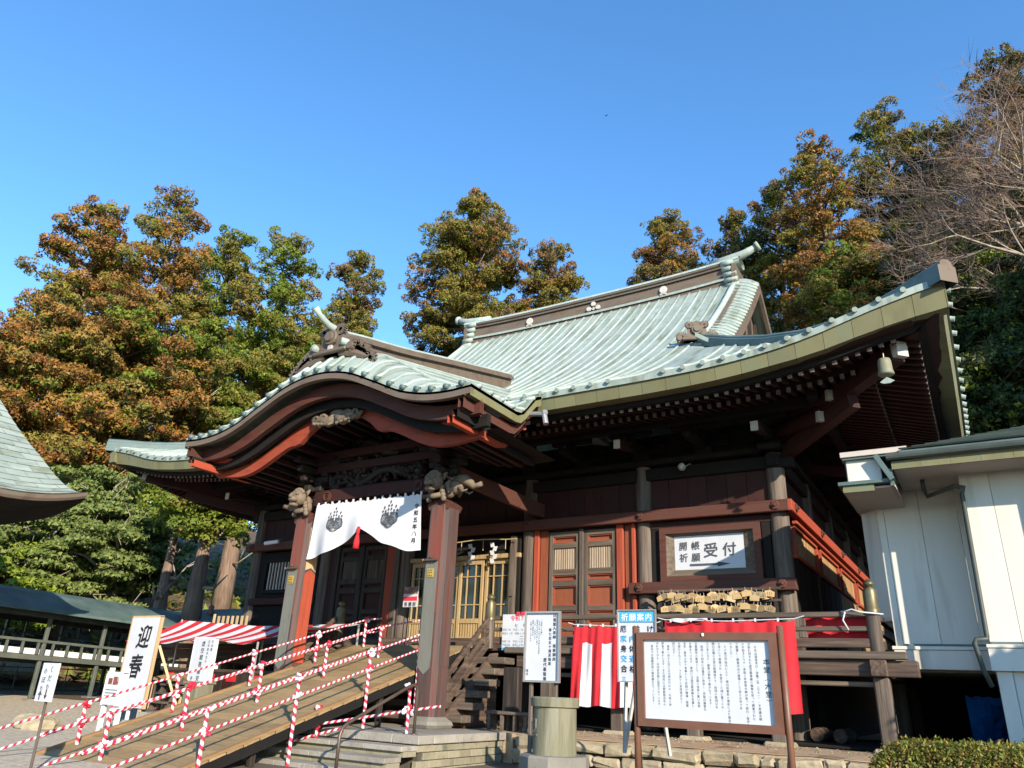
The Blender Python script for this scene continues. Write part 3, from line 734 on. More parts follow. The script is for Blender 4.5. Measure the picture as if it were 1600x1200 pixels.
def put(mb, ch, x, z, size, y, bold=0.0, shear=0.0, sx=1.0, mi=0):
    v, f = glyph(ch)                                        # brush weight: slightly shifted copies, each a hair nearer
    sh = [(0, 0)] if bold < .01 else [(0, 0), (bold, bold*.5), (-bold, -bold*.5), (bold*.4, -bold), (-bold*.4, bold)]
    for i, (p, q) in enumerate(sh):
        if v: mb.add([(x+((a+p)*sx+shear*b)*size, y-.0004*i, z+(b+q+shear*.35*a)*size) for a, b in v], f, mi)
def vtext(mb, s, x, z, size, y, pitch=1.08, **k):
    for i, ch in enumerate(s):
        if ch in '　 ': continue
        if ch in '（）()ー' :
            v, f = glyph(ch, 0.0); mb.add([(x+b*size, y, z-i*size*pitch-a*size) for a, b in v], f, k.get('mi', 0)); continue
        dx = (.22, .22) if ch in '、。っゃゅょ' else (0, 0)
        put(mb, ch, x+dx[0]*size, z-i*size*pitch+dx[1]*size, size, y, **k)
def htext(mb, s, x, z, size, y, pitch=1.05, **k):
    for i, ch in enumerate(s): put(mb, ch, x+i*size*pitch, z, size, y, **k)
def slabtext(mb, th=.003):                                  # give flat print a hair of thickness towards the reader
    return mb

# ------------------------------------------------------------------ framed reception sign on the right bay
fr = thing('reception_sign', 'white sign with brush lettering and arrow, framed in brown wood on the hall wall', 'sign', (-4.16, 13.9, 2.0))
def frame4(x0, x1, z0, z1, wd, y, th, m, parent, name='frame'):
    b = MB()
    o = [(x0, z0), (x1, z0), (x1, z1), (x0, z1)]; i = [(x0+wd, z0+wd), (x1-wd, z0+wd), (x1-wd, z1-wd), (x0+wd, z1-wd)]
    for k in range(4):
        q = [o[k], o[(k+1) % 4], i[(k+1) % 4], i[k]]; b.prism(q, 'y', y-th/2, y+th/2)
    return build(b, name, M[m], parent)
frame4(-5.10, -3.19, 1.99, 3.03, .12, 13.90, .16, 'redwood', fr)
b = MB(); o = [(-4.98, 2.11), (-3.31, 2.11), (-3.31, 2.91), (-4.98, 2.91)]; i = [(-4.84, 2.235), (-3.51, 2.235), (-3.51, 2.87), (-4.84, 2.87)]
for k in range(4):
    k2 = (k+1) % 4; b.add([(o[k][0], 13.86, o[k][1]), (o[k2][0], 13.86, o[k2][1]), (i[k2][0], 13.94, i[k2][1]), (i[k][0], 13.94, i[k][1])], [(0, 1, 2, 3)])
build(b, 'bevelled_surround', M['greywood_x'], fr)
b = MB(); b.box((-4.175, 13.955, 2.55), (1.34, .02, .64)); build(b, 'board', M['paper'], fr)
b = MB(); yy = 13.941
for ch, x, z, s in (('開', -4.67, 2.68, .17), ('帳', -4.43, 2.68, .17), ('祈', -4.67, 2.46, .17), ('願', -4.43, 2.46, .17), ('受', -4.14, 2.58, .28), ('付', -3.79, 2.585, .26)):
    put(b, ch, x, z, s, yy, bold=.022, shear=.07)
b.prism([(-4.55, 2.30), (-4.02, 2.30), (-4.02, 2.275), (-3.78, 2.32), (-4.02, 2.365), (-4.02, 2.34), (-4.55, 2.34)], 'y', yy-.004, yy)
build(b, 'lettering', M['ink_grey'], fr)
for x0, x1 in ((-5.29, -5.12), (-3.17, -3.02)): hb('wall_board', x0, x1, 13.93, 1.99, 3.16, .06, 'dark', ch=.004)
hb('wall_board', -5.3, -3.0, 14.02, 1.98, 3.2, .04, 'dark')
hb('wall_board', -5.3, -3.0, 13.93, 3.035, 3.165, .08, 'maroon', ch=.004)
hb('wall_board', -5.3, -3.0, 14.03, .96, 1.8, .04, 'black', ch=0)

# ------------------------------------------------------------------ panelled double doors
def door_pair(x0, x1, z0, z1, y, gloss):
    mid = (x0+x1)/2; wm, pm, sm = gloss
    for a, c in ((x0, mid-.045), (mid+.045, x1)):
        dr = hb('door', a+.07, c-.07, y+.05, z0, z1, .03, pm, ch=.003)
        for q in (a+.045, c-.045): hb('stile', q-.045, q+.045, y, z0, z1, .07, wm, dr, .005)
        zs = [z0, z0+.10, z0+.47, z0+.58, z0+.67, z0+.78, z0+1.17, z0+1.27, z0+1.35, z0+1.45, z0+1.86, z0+1.98, z1-.02]
        H = z1-z0; f = H/2.16
        cuts = [(0, .09), (.40, .50), (.57, .67), (1.05, 1.16), (1.27, 1.39), (1.82, 1.93), (2.06, 2.16)]
        for c0, c1 in cuts: hb('rail', a+.09, c-.09, y, z0+c0*f, z0+c1*f, .07, wm if wm != 'greywood' else 'greywood_x', dr, .005)
        gaps = [(.09, .40), (.50, .57), (.67, 1.05), (1.16, 1.27), (1.93, 2.06)]
        for g0, g1 in gaps:
            b = MB(); i0, i1 = z0+g0*f, z0+g1*f
            for k in range(4):
                oo = [(a+.09, i0), (c-.09, i0), (c-.09, i1), (a+.09, i1)]; ii = [(a+.112, i0+.02), (c-.112, i0+.02), (c-.112, i1-.02), (a+.112, i1-.02)]
                k2 = (k+1) % 4; b.prism([oo[k], oo[k2], ii[k2], ii[k]], 'y', y-.012, y+.03)
            build(b, 'moulding', M['red_x'] if pm == 'redboard' else M['maroon'], dr)
        n = 10; b0, b1 = z0+1.39*f, z0+1.82*f
        for k in range(n):
            xx = a+.1+(c-a-.2)*(k+.5)/n; hb('slat', xx-.017, xx+.017, y+.015, b0, b1, .035, sm, dr, .004)
    hb('door_post', mid-.045, mid+.045, y-.03, z0, z1+.03, .10, wm, hall, .01)
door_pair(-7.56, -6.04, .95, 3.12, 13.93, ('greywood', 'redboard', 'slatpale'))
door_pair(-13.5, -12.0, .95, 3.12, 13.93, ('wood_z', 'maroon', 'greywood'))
for x0, x1, m, y in ((-7.92, -7.80, 'red_z', 13.9), (-7.80, -7.585, 'redboard', 13.97), (-6.02, -5.87, 'red_z', 13.89), (-5.87, -5.62, 'redboard', 13.97), (-5.70, -5.62, 'red_z', 13.9),
                     (-13.9, -13.52, 'maroon', 13.96), (-11.98, -11.72, 'red_z', 13.92), (-13.66, -13.52, 'wood_z', 13.9), (-11.72, -11.56, 'greywood', 13.88)):
    hb('door_jamb' if m in ('red_z', 'wood_z', 'greywood') else 'wall_board', x0+.003, x1-.003, y, .96, 3.18, .08, m, hall, .008)
hb('lintel', -7.6, -6.0, 13.95, 3.12, 3.2, .1, 'dark'); hb('lintel', -13.6, -11.9, 13.95, 3.12, 3.2, .1, 'dark')
# left bay window with pale bars
b = MB(); b.box((-15.35, 13.98, 2.0), (2.3, .05, 2.3)); build(b, 'wall_board', M['dark'], hall)
frame4(-16.2, -14.5, 2.08, 2.95, .08, 13.92, .1, 'dark', hall, 'window_frame')
for k in range(14):
    x = -16.04+k*.112; hb('window_bar', x-.016, x+.016, 13.93, 2.16, 2.87, .03, 'whiteend', hall, 0)
hb('wall_rail', -16.6, -14.2, 13.9, 1.78, 1.95, .12, 'maroon')
# ------------------------------------------------------------------ gold lattice doors in the centre bay
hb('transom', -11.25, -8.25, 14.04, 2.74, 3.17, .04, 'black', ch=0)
hb('door_head', -11.25, -8.25, 13.93, 2.64, 2.74, .14, 'goldwood'); hb('door_sill', -11.25, -8.25, 13.93, .78, .93, .2, 'wood_x')
wv = np.linspace(-11.2, -8.52, 5)
for k in range(4):
    a, c = wv[k]+.01, wv[k+1]-.01; y = 13.93+.04*(k % 2)
    dr = hb('lattice_door', a+.05, c-.05, y+.03, 1.36, 2.58, .006, 'glass', ch=0)
    for q in (a+.035, c-.035): hb('stile', q-.035, q+.035, y, .93, 2.63, .045, 'goldwood', dr, .004)
    for z in (.96, 1.34, 2.585): hb('rail', a+.07, c-.07, y, z-.05, z+.05, .045, 'goldwood', dr, .004)
    for q in (a+(c-a)*.33, a+(c-a)*.67): hb('muntin', q-.012, q+.012, y, 1.39, 2.535, .03, 'goldwood', dr, 0)
    for z in (1.68, 2.28): hb('muntin', a+.07, c-.07, y+.002, z-.012, z+.012, .03, 'goldwood', dr, 0)
    for j in range(7):
        q = a+.09+(c-a-.18)*(j+.5)/7; hb('slat', q-.018, q+.018, y+.01, 1.01, 1.29, .025, 'goldwood', dr, 0)
    hb('panel', a+.07, c-.07, y+.028, 1.0, 1.3, .008, 'slattan', dr, 0)
hb('door_post', -8.50, -8.35, 13.9, .93, 3.1, .12, 'greywood'); hb('door_post', -8.345, -8.26, 13.93, .93, 3.1, .1, 'dark')
b = MB(); b.box((-8.43, 13.82, 2.35), (.10, .03, 1.05)); build(b, 'name_board', M['greywood'], hall)
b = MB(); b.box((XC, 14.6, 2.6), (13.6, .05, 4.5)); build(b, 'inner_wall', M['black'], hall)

# ------------------------------------------------------------------ veranda with railing and newel posts
YV, XVR, XVL = 12.5, -1.2, -18.3
n = 0; x = XVL
while x < XVR-.01:
    x2 = min(XVR, x+.42)
    hb('floor_plank', x+.003, x2-.003, (YV+13.9)/2, ZF-.05, ZF, 13.9-YV, 'wood_y', hall, .003); x = x2
hby('veranda_side_floor', -1.95, 13.92, 28.2, ZF-.05, ZF-.004, 1.5, 'wood_x'); hby('veranda_side_floor', -17.55, 13.92, 28.2, ZF-.05, ZF-.004, 1.5, 'wood_x')
hb('floor_edge', -7.62, -.98, YV-.03, ZF-.10, ZF+.006, .26, 'greywood_x'); hb('floor_edge', XVL-.15, -12.0, YV-.03, ZF-.10, ZF+.006, .26, 'greywood_x')
hb('floor_beam', -7.4, -.86, YV+.04, ZF-.33, ZF-.11, .22, 'wood_x'); hb('floor_beam', XVL-.3, -12.0, YV+.04, ZF-.33, ZF-.11, .22, 'wood_x')
hb('tie_beam', -7.3, -1.4, YV+.12, ZF-.47, ZF-.40, .12, 'greywood_x'); hb('tie_beam', XVL, -12.1, YV+.12, ZF-.47, ZF-.40, .12, 'greywood_x')
hby('floor_beam', -1.36, 12.3, 28.2, ZF-.33, ZF-.11, .22, 'wood_y')
PX = [-1.36, -2.85, -4.15, -5.45, -6.8, -12.7, -14.05, -15.4, -16.65, -18.1]
for x in PX:
    b = MB(); b.box((x, YV+.05, (ZT+ZF-.34)/2), (.21, .21, ZF-.34-ZT), ch=.02); build(b, 'veranda_post', M['greywood'], hall)
    b = MB(); b.box((x, YV+.05, ZT+.02), (.42, .4, .1), ch=.03); build(b, 'post_base', M['rough_stone'], hall)
for y in (14.9, 17.5, 20, 22.5, 25, 27.8):
    b = MB(); b.box((-1.36, y, (ZT+ZF-.34)/2), (.2, .2, ZF-.34-ZT), ch=.02); build(b, 'veranda_post', M['wood_z'], hall)
b = MB(); b.box((XC, 15.2, 0), (14.2, .05, 1.3)); b.box((-2.7, 21, 0), (.05, 12, 1.3)); b.box((-5.5, 13.9, -.58), (8.5, 2.2, .03)); build(b, 'crawl_space_black_sheet', M['black'], hall)  # black sheets stand in for the unlit void under the floor
def newel(x, y, z0, z1):
    b = MB(); b.lathe([(.095, z0), (.095, z1-.42), (.10, z1-.42)], (x, y, 0), 16); nw = smooth_auto(build(b, 'newel_post', M['greywood'], hall), 50)
    b = MB(); h = z1; b.lathe([(.108, h-.45), (.108, h-.40), (.10, h-.39), (.10, h-.16), (.085, h-.11), (.05, h-.10), (.045, h-.085), (.075, h-.05), (.078, h-.03), (.06, h+.005), (.02, h+.03)], (x, y, 0), 16)
    M.setdefault('bronze', mat('dull_bronze', [(.10, .085, .045), (.16, .135, .075)], 5, rough=.45, metal=.5, bump=.05))
    smooth_auto(build(b, 'newel_cap', M['bronze'], nw), 50)
newel(-1.36, YV, ZF-.02, 1.72); newel(-8.02, YV-.06, ZF-.02, 1.66); newel(-11.95, YV+.02, ZF-.02, 1.62)
def railing(x0, x1):
    hb('rail', x0, x1, YV, 1.21, 1.29, .09, 'greywood_x'); hb('rail', x0, x1, YV, 1.01, 1.08, .08, 'greywood_x'); hb('rail', x0, x1, YV, .78, .91, .11, 'wood_x')
    k = int((x1-x0)/1.0)
    for i in range(1, k+1):
        x = x0+(x1-x0)*i/(k+1); hb('baluster', x-.06, x+.06, YV, .912, 1.008, .08, 'greywood', hall, .01); hb('baluster', x-.045, x+.045, YV, 1.082, 1.208, .07, 'greywood', hall, .01)
railing(-7.94, -1.43)
for z0, z1, t in ((1.21, 1.29, .09), (1.01, 1.08, .08), (.78, .91, .11)): hby('rail', -1.36, 12.62, 28, z0, z1, t, 'wood_y')

# ------------------------------------------------------------------ wooden stairs
NS = 7; rise = (ZF-ZT)/NS; run = .235
for k in range(1, NS):
    zt = ZF-rise*k; y1 = 12.45-run*(k-1)
    b = MB(); b.box((-9.75, y1-run/2-.05, zt-.05), (4.5+.10*(k % 2), run+.13, .115), ch=.012); build(b, 'stair_tread', M['greywood_x'], hall)
    b = MB(); b.box((-9.75, y1-.02, zt-.095-(rise-.1)/2), (4.2, .05, max(.02, rise-.1)), ch=.004); build(b, 'stair_riser', M['wood_x'], hall)
for x in (-8.0, -11.98):
    b = MB(); b.beam((x, 10.92, ZT+.20), (x, 12.45, ZF+.14), .08, .13, ch=.012); b.beam((x, 10.95, ZT+.64), (x, 12.42, ZF+.57), .08, .075, ch=.012)
    b.beam((x, 11.0, ZT+.44), (x, 12.45, ZF+.36), .06, .08, ch=.01)
    for t in (.15, .5, .85): b.box((x, 10.95+1.5*t, ZT+.45+(ZF-ZT)*t), (.07, .08, .42), ch=.01)
    build(b, 'stair_railing', M['wood_y'], hall)
for x in (-7.78, -11.95):
    b = MB(); b.prism([(10.75, ZT), (12.4, ZT), (12.4, ZF-.1), (12.2, ZF-.12), (10.75, ZT+.1)], 'x', x-.05 if x > -9 else x-.0, x+.0 if x > -9 else x+.05); build(b, 'stair_string', M['wood_y'], hall)
# grey wooden post and low bench frame beside the stairs
b = MB(); b.box((-7.05, 11.75, (ZT+.36)/2), (.3, .16, .36-ZT), ch=.015); build(b, 'stair_side_board', M['wood_z'], hall)
# ------------------------------------------------------------------ porch: pillars, beams, carvings, curved gable
YP = 10.62
def porch_pillar(x, right):
    b = MB(); h, c, z0, z1 = .215, .075, ZT+.16, 2.98
    oc = [(-h+c, -h), (h-c, -h), (h, -h+c), (h, h-c), (h-c, h), (-h+c, h), (-h, h-c), (-h, -h+c)]
    rows = [[(x+a, YP+d, z) for a, d in oc+[oc[0]]] for z in (z0, z1)]; b.grid(rows, flip=True)
    t = [(x+a*1.02, YP+d*1.02, z1) for a, d in oc]; 
    p = build(b, 'porch_pillar', M['pillar'], hall)
    # faces lacquered red towards the top: pointed boards left by the old brackets
    b = MB(); e = h+.004
    for sx, sy in (((0, -1), (-1, 0), (0, 1)) if not right else ((0, -1), (-1, 0))):
        q = [(-h+c, 1.15), (h-c, 1.15), (h-c, 2.80), (h-c-.03, 2.93), (0, 2.985), (-h+c+.03, 2.93), (-h+c, 2.80)]
        vs = [((x+a, YP+sy*e, z) if sy else (x+sx*e, YP+a, z)) for a, z in q]
        b.add(vs, [tuple(range(7)) if (sy < 0 or sx > 0) else tuple(range(7))[::-1]])
    build(b, 'red_face', M['pillar_red'], p)
    b = MB(); q = [(-h+c, .30), (h-c, .30), (h-c, 1.92), (0, 2.0), (-h+c, 1.92)]; b.add([(x+e+.002, YP+a, z) for a, z in q], [tuple(range(5))]); build(b, 'bright_face', M['red_z'] if not right else M['pillar'], p)
    if not right:
        b = MB(); q = [(-h+c, 1.98), (0, 2.04), (h-c, 1.98), (h-c, 2.80), (0, 2.96), (-h+c, 2.80)]; b.add([(x+e+.002, YP+a, z) for a, z in q], [tuple(range(6))]); build(b, 'bare_face', M['lumber'], p)
    b = MB(); b.prism([(-.2, 2.9), (.2, 2.9), (.24, 3.0), (0, 3.16), (-.24, 3.0)], 'y', -.2, .2)
    b.v = [(x+a, YP+d, z) for a, d, z in b.v]; build(b, 'pillar_cap', M['redwood'], p)
    # stone foot
    b = MB(); rows = []
    for s, z in ((.30, ZT), (.335, ZT+.05), (.31, ZT+.10), (.235, ZT+.155), (.20, ZT+.175)):
        rows.append([(x+a/h*s, YP+d/h*s, z) for a, d in oc+[oc[0]]])
    b.grid(rows, flip=True); b.add([(x+a/h*.2, YP+d/h*.2, ZT+.175) for a, d in oc], [tuple(range(8))]); build(b, 'pillar_base', M['concrete_g'], p)
    # copper cladding on the front, with drip edge and a gilt crest
    b = MB(); k = .012; f = [(-h-k, -.06), (-h-k, -h+c-.01), (-h+c-.01, -h-k), (h-c-.03, -h-k)]
    m = [(x+a, YP+d) for a, d in f]
    b.grid([[(px, py, z) for px, py in m] for z in (.28, 2.0)], flip=False)
    b.grid([[(px-.0, py+.0, z) for px, py in [(x+a*.97, YP+d*.97) for a, d in f]] for z in (.28, 2.0)], flip=True)
    z = .28                                                 # pointed tongues at the lower edge
    for (p0, p1) in zip(m, m[1:]):
        mx, my = (p0[0]+p1[0])/2, (p0[1]+p1[1])/2
        b.add([(p0[0], p0[1], z), (mx, my, z-.11), (p1[0], p1[1], z)], [(0, 1, 2)])
    cl = build(b, 'copper_cladding', M['cladding'], p)
    b = MB()
    for (p0, p1) in zip(m, m[1:]): b.beam((p0[0], p0[1]-.03, 2.01), (p1[0], p1[1]-.03, 2.01), .09, .03)
    b.sphere((x-.02, YP-h-.06, 2.06), .03, 8, 6); build(b, 'cladding_cap', M['steel'], cl)
    b = MB(); yy = YP-h-k-.006
    b.prism([(x-.1, 1.72), (x+.04, 1.72), (x+.045, 1.87), (x-.105, 1.87)], 'y', yy-.008, yy)
    for dx in (-.065, -.03, .005): b.box((x+dx, yy-.012, 1.80), (.018, .012, .11))
    for dz in (1.75, 1.80, 1.84): b.box((x-.03, yy-.012, dz), (.11, .012, .016))
    build(b, 'gilt_crest', M['gold'], cl)
    return p
M['cladding'] = mat('weathered_copper_sheet', [(.085, .082, .072), (.14, .14, .115), (.125, .10, .082)], 2, (6, 6, .5), rough=.6, bump=.1, wear=((.24, .23, .2), .28, 2))
M['pillar_red'] = mat('faded_red_pillar_face', [(.18, .03, .018), (.15, .048, .034), (.08, .05, .042)], 2, (6, 6, .35), bump=.35, wear=((.065, .05, .045), .36, 2))
PR = porch_pillar(-7.93, True); PL = porch_pillar(-11.30, False)

# carved beasts on the pillar heads
def carved(path, radii, extra, name):
    b = MB(); b.tube(path, radii, 10); extra(b); o = build(b, name, M['carving'], hall, smooth=True); return o
def ell(b, x, y, z):                                        # elephant-like head pointing to +x, trunk curling up
    b.sphere((x+.12, y, z+.12), .17, 12, 9, sc=(1.15, .8, 1)); b.sphere((x+.0, y-.02, z+.02), .13, 10, 7)
    b.tube([(x+.2, y-.03, z+.2), (x+.33, y-.02, z+.20), (x+.45, y, z+.12), (x+.52, y, z+.06), (x+.60, y, z+.08), (x+.68, y, z+.10)], [.10, .10, .075, .055, .045, .045], 10)
    for e in (-1, 1):
        b.tube([(x+.10, y+e*.12, z+.2), (x+.04, y+e*.17, z+.10), (x+.10, y+e*.16, z-.02), (x+.17, y+e*.13, z+.06)], [.04, .06, .05, .03], 8)
        b.tube([(x+.24, y+e*.08, z+.05), (x+.36, y+e*.1, z-.03), (x+.44, y+e*.09, z+.0)], [.03, .022, .01], 7)
        b.sphere((x+.22, y+e*.13, z+.18), .025, 8, 6)
        for q in range(4): b.tube([(x+.02+.05*q, y+e*.15, z+.25-.02*q), (x-.04+.05*q, y+e*.16, z+.30-.03*q), (x-.06+.05*q, y+e*.13, z+.24-.03*q)], [.03, .025, .012], 6)
def lion(b, x, y, z):                                       # snub-nosed beast facing the front (-y)
    b.sphere((x, y-.06, z+.08), .16, 12, 9, sc=(.95, 1, 1)); b.box((x, y-.22, z+.02), (.17, .14, .10), ch=.03); b.box((x, y-.19, z-.09), (.15, .14, .06), ch=.02)
    b.sphere((x, y-.29, z+.07), .045, 8, 6)
    for e in (-1, 1):
        b.sphere((x+e*.075, y-.20, z+.13), .035, 8, 6); b.tube([(x+e*.12, y-.02, z+.16), (x+e*.19, y+.0, z+.22), (x+e*.16, y-.02, z+.1)], [.04, .035, .015], 7)
        for q in range(4): b.sphere((x+e*(.10+.02*q), y+.02, z-.02-.07*q), .055, 7, 5)
    for q in range(-2, 3): b.sphere((x+q*.055, y-.1, z+.23-.012*q*q), .05, 7, 5)
    b.tube([(x-.1, y, z-.16), (x, y-.08, z-.2), (x+.1, y, z-.16)], .05, 8)
for x, kind in ((-7.93, 1), (-11.30, 0)):
    b = MB()
    if kind: ell(b, x+.1, YP-.02, 3.24)
    else: b.xf(Matrix.Identity(4)); e = MB(); ell(e, 0, 0, 0); b.add([(x-.1-p[0], YP-.02+p[1], 3.24+p[2]) for p in e.v], [f[::-1] for f in e.f])
    build(b, 'carved_nosing', M['carving'], hall, smooth=True)
    b = MB(); lion(b, x, YP-.30, 3.30); build(b, 'carved_nosing', M['carving'], hall, smooth=True)
# rainbow beam between pillars
b = MB(); n = 24; x0, x1 = -11.12, -8.11; rows = []
def arch(t): return .03*math.sin(math.pi*t)
pr = lambda t: [(-.13, 3.24+.045*min(1, 8*t*(1-t))+arch(t)), (-.13, 3.50+arch(t)), (-.10, 3.54+arch(t)), (.10, 3.54+arch(t)), (.13, 3.50+arch(t)), (.13, 3.24+.045*min(1, 8*t*(1-t))+arch(t))]
b.grid([[(x0+(x1-x0)*i/n, YP+d, z) for d, z in pr(i/n)+[pr(i/n)[0]]] for i in range(n+1)])
build(b, 'rainbow_beam', M['maroon'], hall)
b = MB()
for s, xe in ((1, x0+.35), (-1, x1-.35)): scroll(b, (xe, YP-.135, 3.40), .11, .02, 16, 1.4, s)
build(b, 'beam_scroll', M['redwood'], hall)
hb('beam_soffit_strip', -10.95, -8.25, YP, 3.19, 3.245, .12, 'carving')
# tie beams back to the hall, purlins, bracket clusters
for x in (-7.93, -11.30):
    s_ = 1 if x > -9 else -1; b = MB(); b.box((x+s_*.16, 12.35, 3.60), (.10, 3.2, .30), ch=.01); build(b, 'tie_beam', M['redwood'], hall)
    b = MB()
    for z, w_ in ((3.62, .5), (3.80, .8), (3.98, 1.1), (4.14, 1.35)):
        b.box((x, YP, z), (w_, .16, .12), ch=.02); b.box((x, YP, z), (.16, w_*.9, .12), ch=.02)
        for e in (-1, 1): b.box((x+e*(w_/2-.09), YP, z+.095), (.17, .2, .07), ch=.015)
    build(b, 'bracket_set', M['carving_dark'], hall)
hb('porch_purlin', -12.9, -6.5, YP, 4.20, 4.36, .2, 'maroon')
hb('frieze_beam', -11.2, -8.0, YP, 3.92, 4.08, .2, 'maroon')
# dragon frieze in the gable: coiled bodies, claws, waves
def dragon(b, cx, cz, w_, h_, y, seed):
    q = random.Random(seed); pts = []; n = 26
    for i in range(n):
        t = i/(n-1); pts.append((cx+(t-.5)*w_*.95, y-.06+.05*math.sin(9*t), cz+h_*.28*math.sin(t*11+seed)))
    b.tube(pts, [h_*.13*(1-.6*abs(2*i/(n-1)-1)**2)+.02 for i in range(n)], 8)
    hx, hz = pts[-1][0], pts[-1][2]
    b.sphere((hx, y-.12, hz+.02), h_*.2, 9, 7); b.box((hx+.02, y-.22, hz-.02), (.14, .14, .07), ch=.02); b.tube([(hx-.03, y-.1, hz+.1), (hx-.14, y-.1, hz+.24)], [.025, .008], 6)
    for i in range(int(44*w_)):
        x = cx+q.uniform(-.5, .5)*w_; z = cz+q.uniform(-.5, .5)*h_; r = q.uniform(.025, .06); a = q.uniform(0, 6.28)
        b.tube([(x, y-.02, z), (x+r*2*math.cos(a), y-.09, z+r*2*math.sin(a)), (x+r*1.2*math.cos(a+1.3), y-.07, z+r*2.4*math.sin(a+1.3))], [r, r*.8, r*.3], 6)
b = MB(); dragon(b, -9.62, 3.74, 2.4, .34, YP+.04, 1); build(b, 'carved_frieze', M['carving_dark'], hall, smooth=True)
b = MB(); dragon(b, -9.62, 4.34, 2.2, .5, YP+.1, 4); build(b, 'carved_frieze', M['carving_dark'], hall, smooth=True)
b = MB(); b.prism([(-11.3, 4.1), (-8.0, 4.1), (-8.4, 4.5), (-9.68, 4.85), (-10.9, 4.5)], 'y', YP+.16, YP+.2); build(b, 'tympanum_board', M['black'], hall)

# karahafu skin
b = MB(); NX = 60; ys = [YK, YK+.12, YK+.25, YK+.4, YK+.6, YK+.85, YK+1.2, 10.2, 10.4, 10.6, 10.8, 11.0, 11.6, 12.4, 13.2, 14.0, 14.6]
xs = [XK-3.46+6.92*i/NX for i in range(NX+1)]
b.slab([[(x, y, zkara(x, y)) for x in xs] for y in ys], .09)
kroof = smooth_auto(build(b, 'porch_roof', M['copper'], hall, smooth=True), 50)
KC = MB()
for i in range(23):                                         # battens rolling over the front edge
    x = XK-3.3+6.6*i/22
    q = MB(); q.tube([(x, y, zkara(x, y)+.01) for y in (YK-.03, YK+.12, YK+.25, YK+.4, YK+.6, YK+.86)], .036, 6); build(q, 'batten', M['copper_rib'], kroof, smooth=True)
    KC.tube([(x, YK-.055, zkara(x, YK)-.005), (x, YK+.05, zkara(x, YK)+.02)], .048, 8)
    if abs(x-XK) > .25:
        q = MB(); yy = [YK+.95, 10.2, 10.6, 11, 11.8, 12.6, 13.4, 14.4]; q.tube([(x, y, zkara(x, y)+.01) for y in yy], .032, 6); build(q, 'batten', M['copper_rib'], kroof, smooth=True)
build(KC, 'batten_caps', M['copper_dark'], kroof, smooth=True, kind='stuff')  # dark copper stands in for shade on the cap ends
for s in (1, -1):                                           # side eaves: battens crosswise, seen along the edge
    for i in range(6):
        y = YK+.25+i*.34; q = MB(); q.tube([(XK+s*(3.49), y, zkara(XK+s*3.46, y)+.01), (XK+s*3.2, y, zkara(XK+s*3.2, y)+.012)], .036, 6); build(q, 'batten', M['copper_rib'], kroof, smooth=True)
    q = MB(); q.tube([(XK+s*(.15+.33*j), YK+.88+.0*j, zkara(XK+s*(.15+.33*j), YK+.88)+.02) for j in range(11)], .05, 8); build(q, 'fold_ridge', M['copper_rib'], kroof, smooth=True)
def follow(name, m, y0, y1, top, bot, parent=hall, umax=3.46, half=0, n=60, notch=None):
    """board that follows the gable curve between offsets top and bot below it"""
    b = MB(); us = [-umax+2*umax*i/n for i in range(n+1)]
    if half: us = [u for u in us if u*half >= -1e-6]
    T = [(XK+u, Kz(XK+u)-top(abs(u))) for u in us]; B = [(XK+u, Kz(XK+u)-bot(abs(u))) for u in us]
    b.grid([[(x, y0, z) for x, z in B], [(x, y0, z) for x, z in T], [(x, y1, z) for x, z in T], [(x, y1, z) for x, z in B], [(x, y0, z) for x, z in B]])
    for e in (0, -1): b.add([(B[e][0], y0, B[e][1]), (T[e][0], y0, T[e][1]), (T[e][0], y1, T[e][1]), (B[e][0], y1, B[e][1])], [(0, 1, 2, 3)])
    return build(b, name, M[m], parent)
follow('verge_fascia', 'copper_brown', YK+.0, YK+.10, lambda u: .05, lambda u: .19)
M['barge'] = mat('streaked_dark_red_barge', [(.03, .009, .006), (.075, .020, .012), (.045, .026, .018)], 1.6, (.7, 6, 6), bump=.35, wear=((.10, .07, .05), .30, 2.2))
follow('barge_board', 'barge', YK+.30, YK+.40, lambda u: .18, lambda u: .42)
follow('barge_board', 'dark', YK+.52, YK+.62, lambda u: .36, lambda u: .56)
M['red_flat'] = mat('orange_red_lacquer', [(.19, .030, .014), (.25, .043, .020), (.20, .040, .022)], 1.5, (1, 4, 4), bump=.3, wear=((.09, .04, .026), .36, 2.2))
kb = lambda u: (.58, .84+.10*math.exp(-((u-1.0)/.16)**2)-.12*sstep(.9, .3, u)-.12*sstep(2.2, 3.2, u))
follow('inner_barge_board', 'red_flat', YK+.72, YK+.82, lambda u: .47+.02*u, lambda u: kb(u)[1]-.07, umax=3.25)
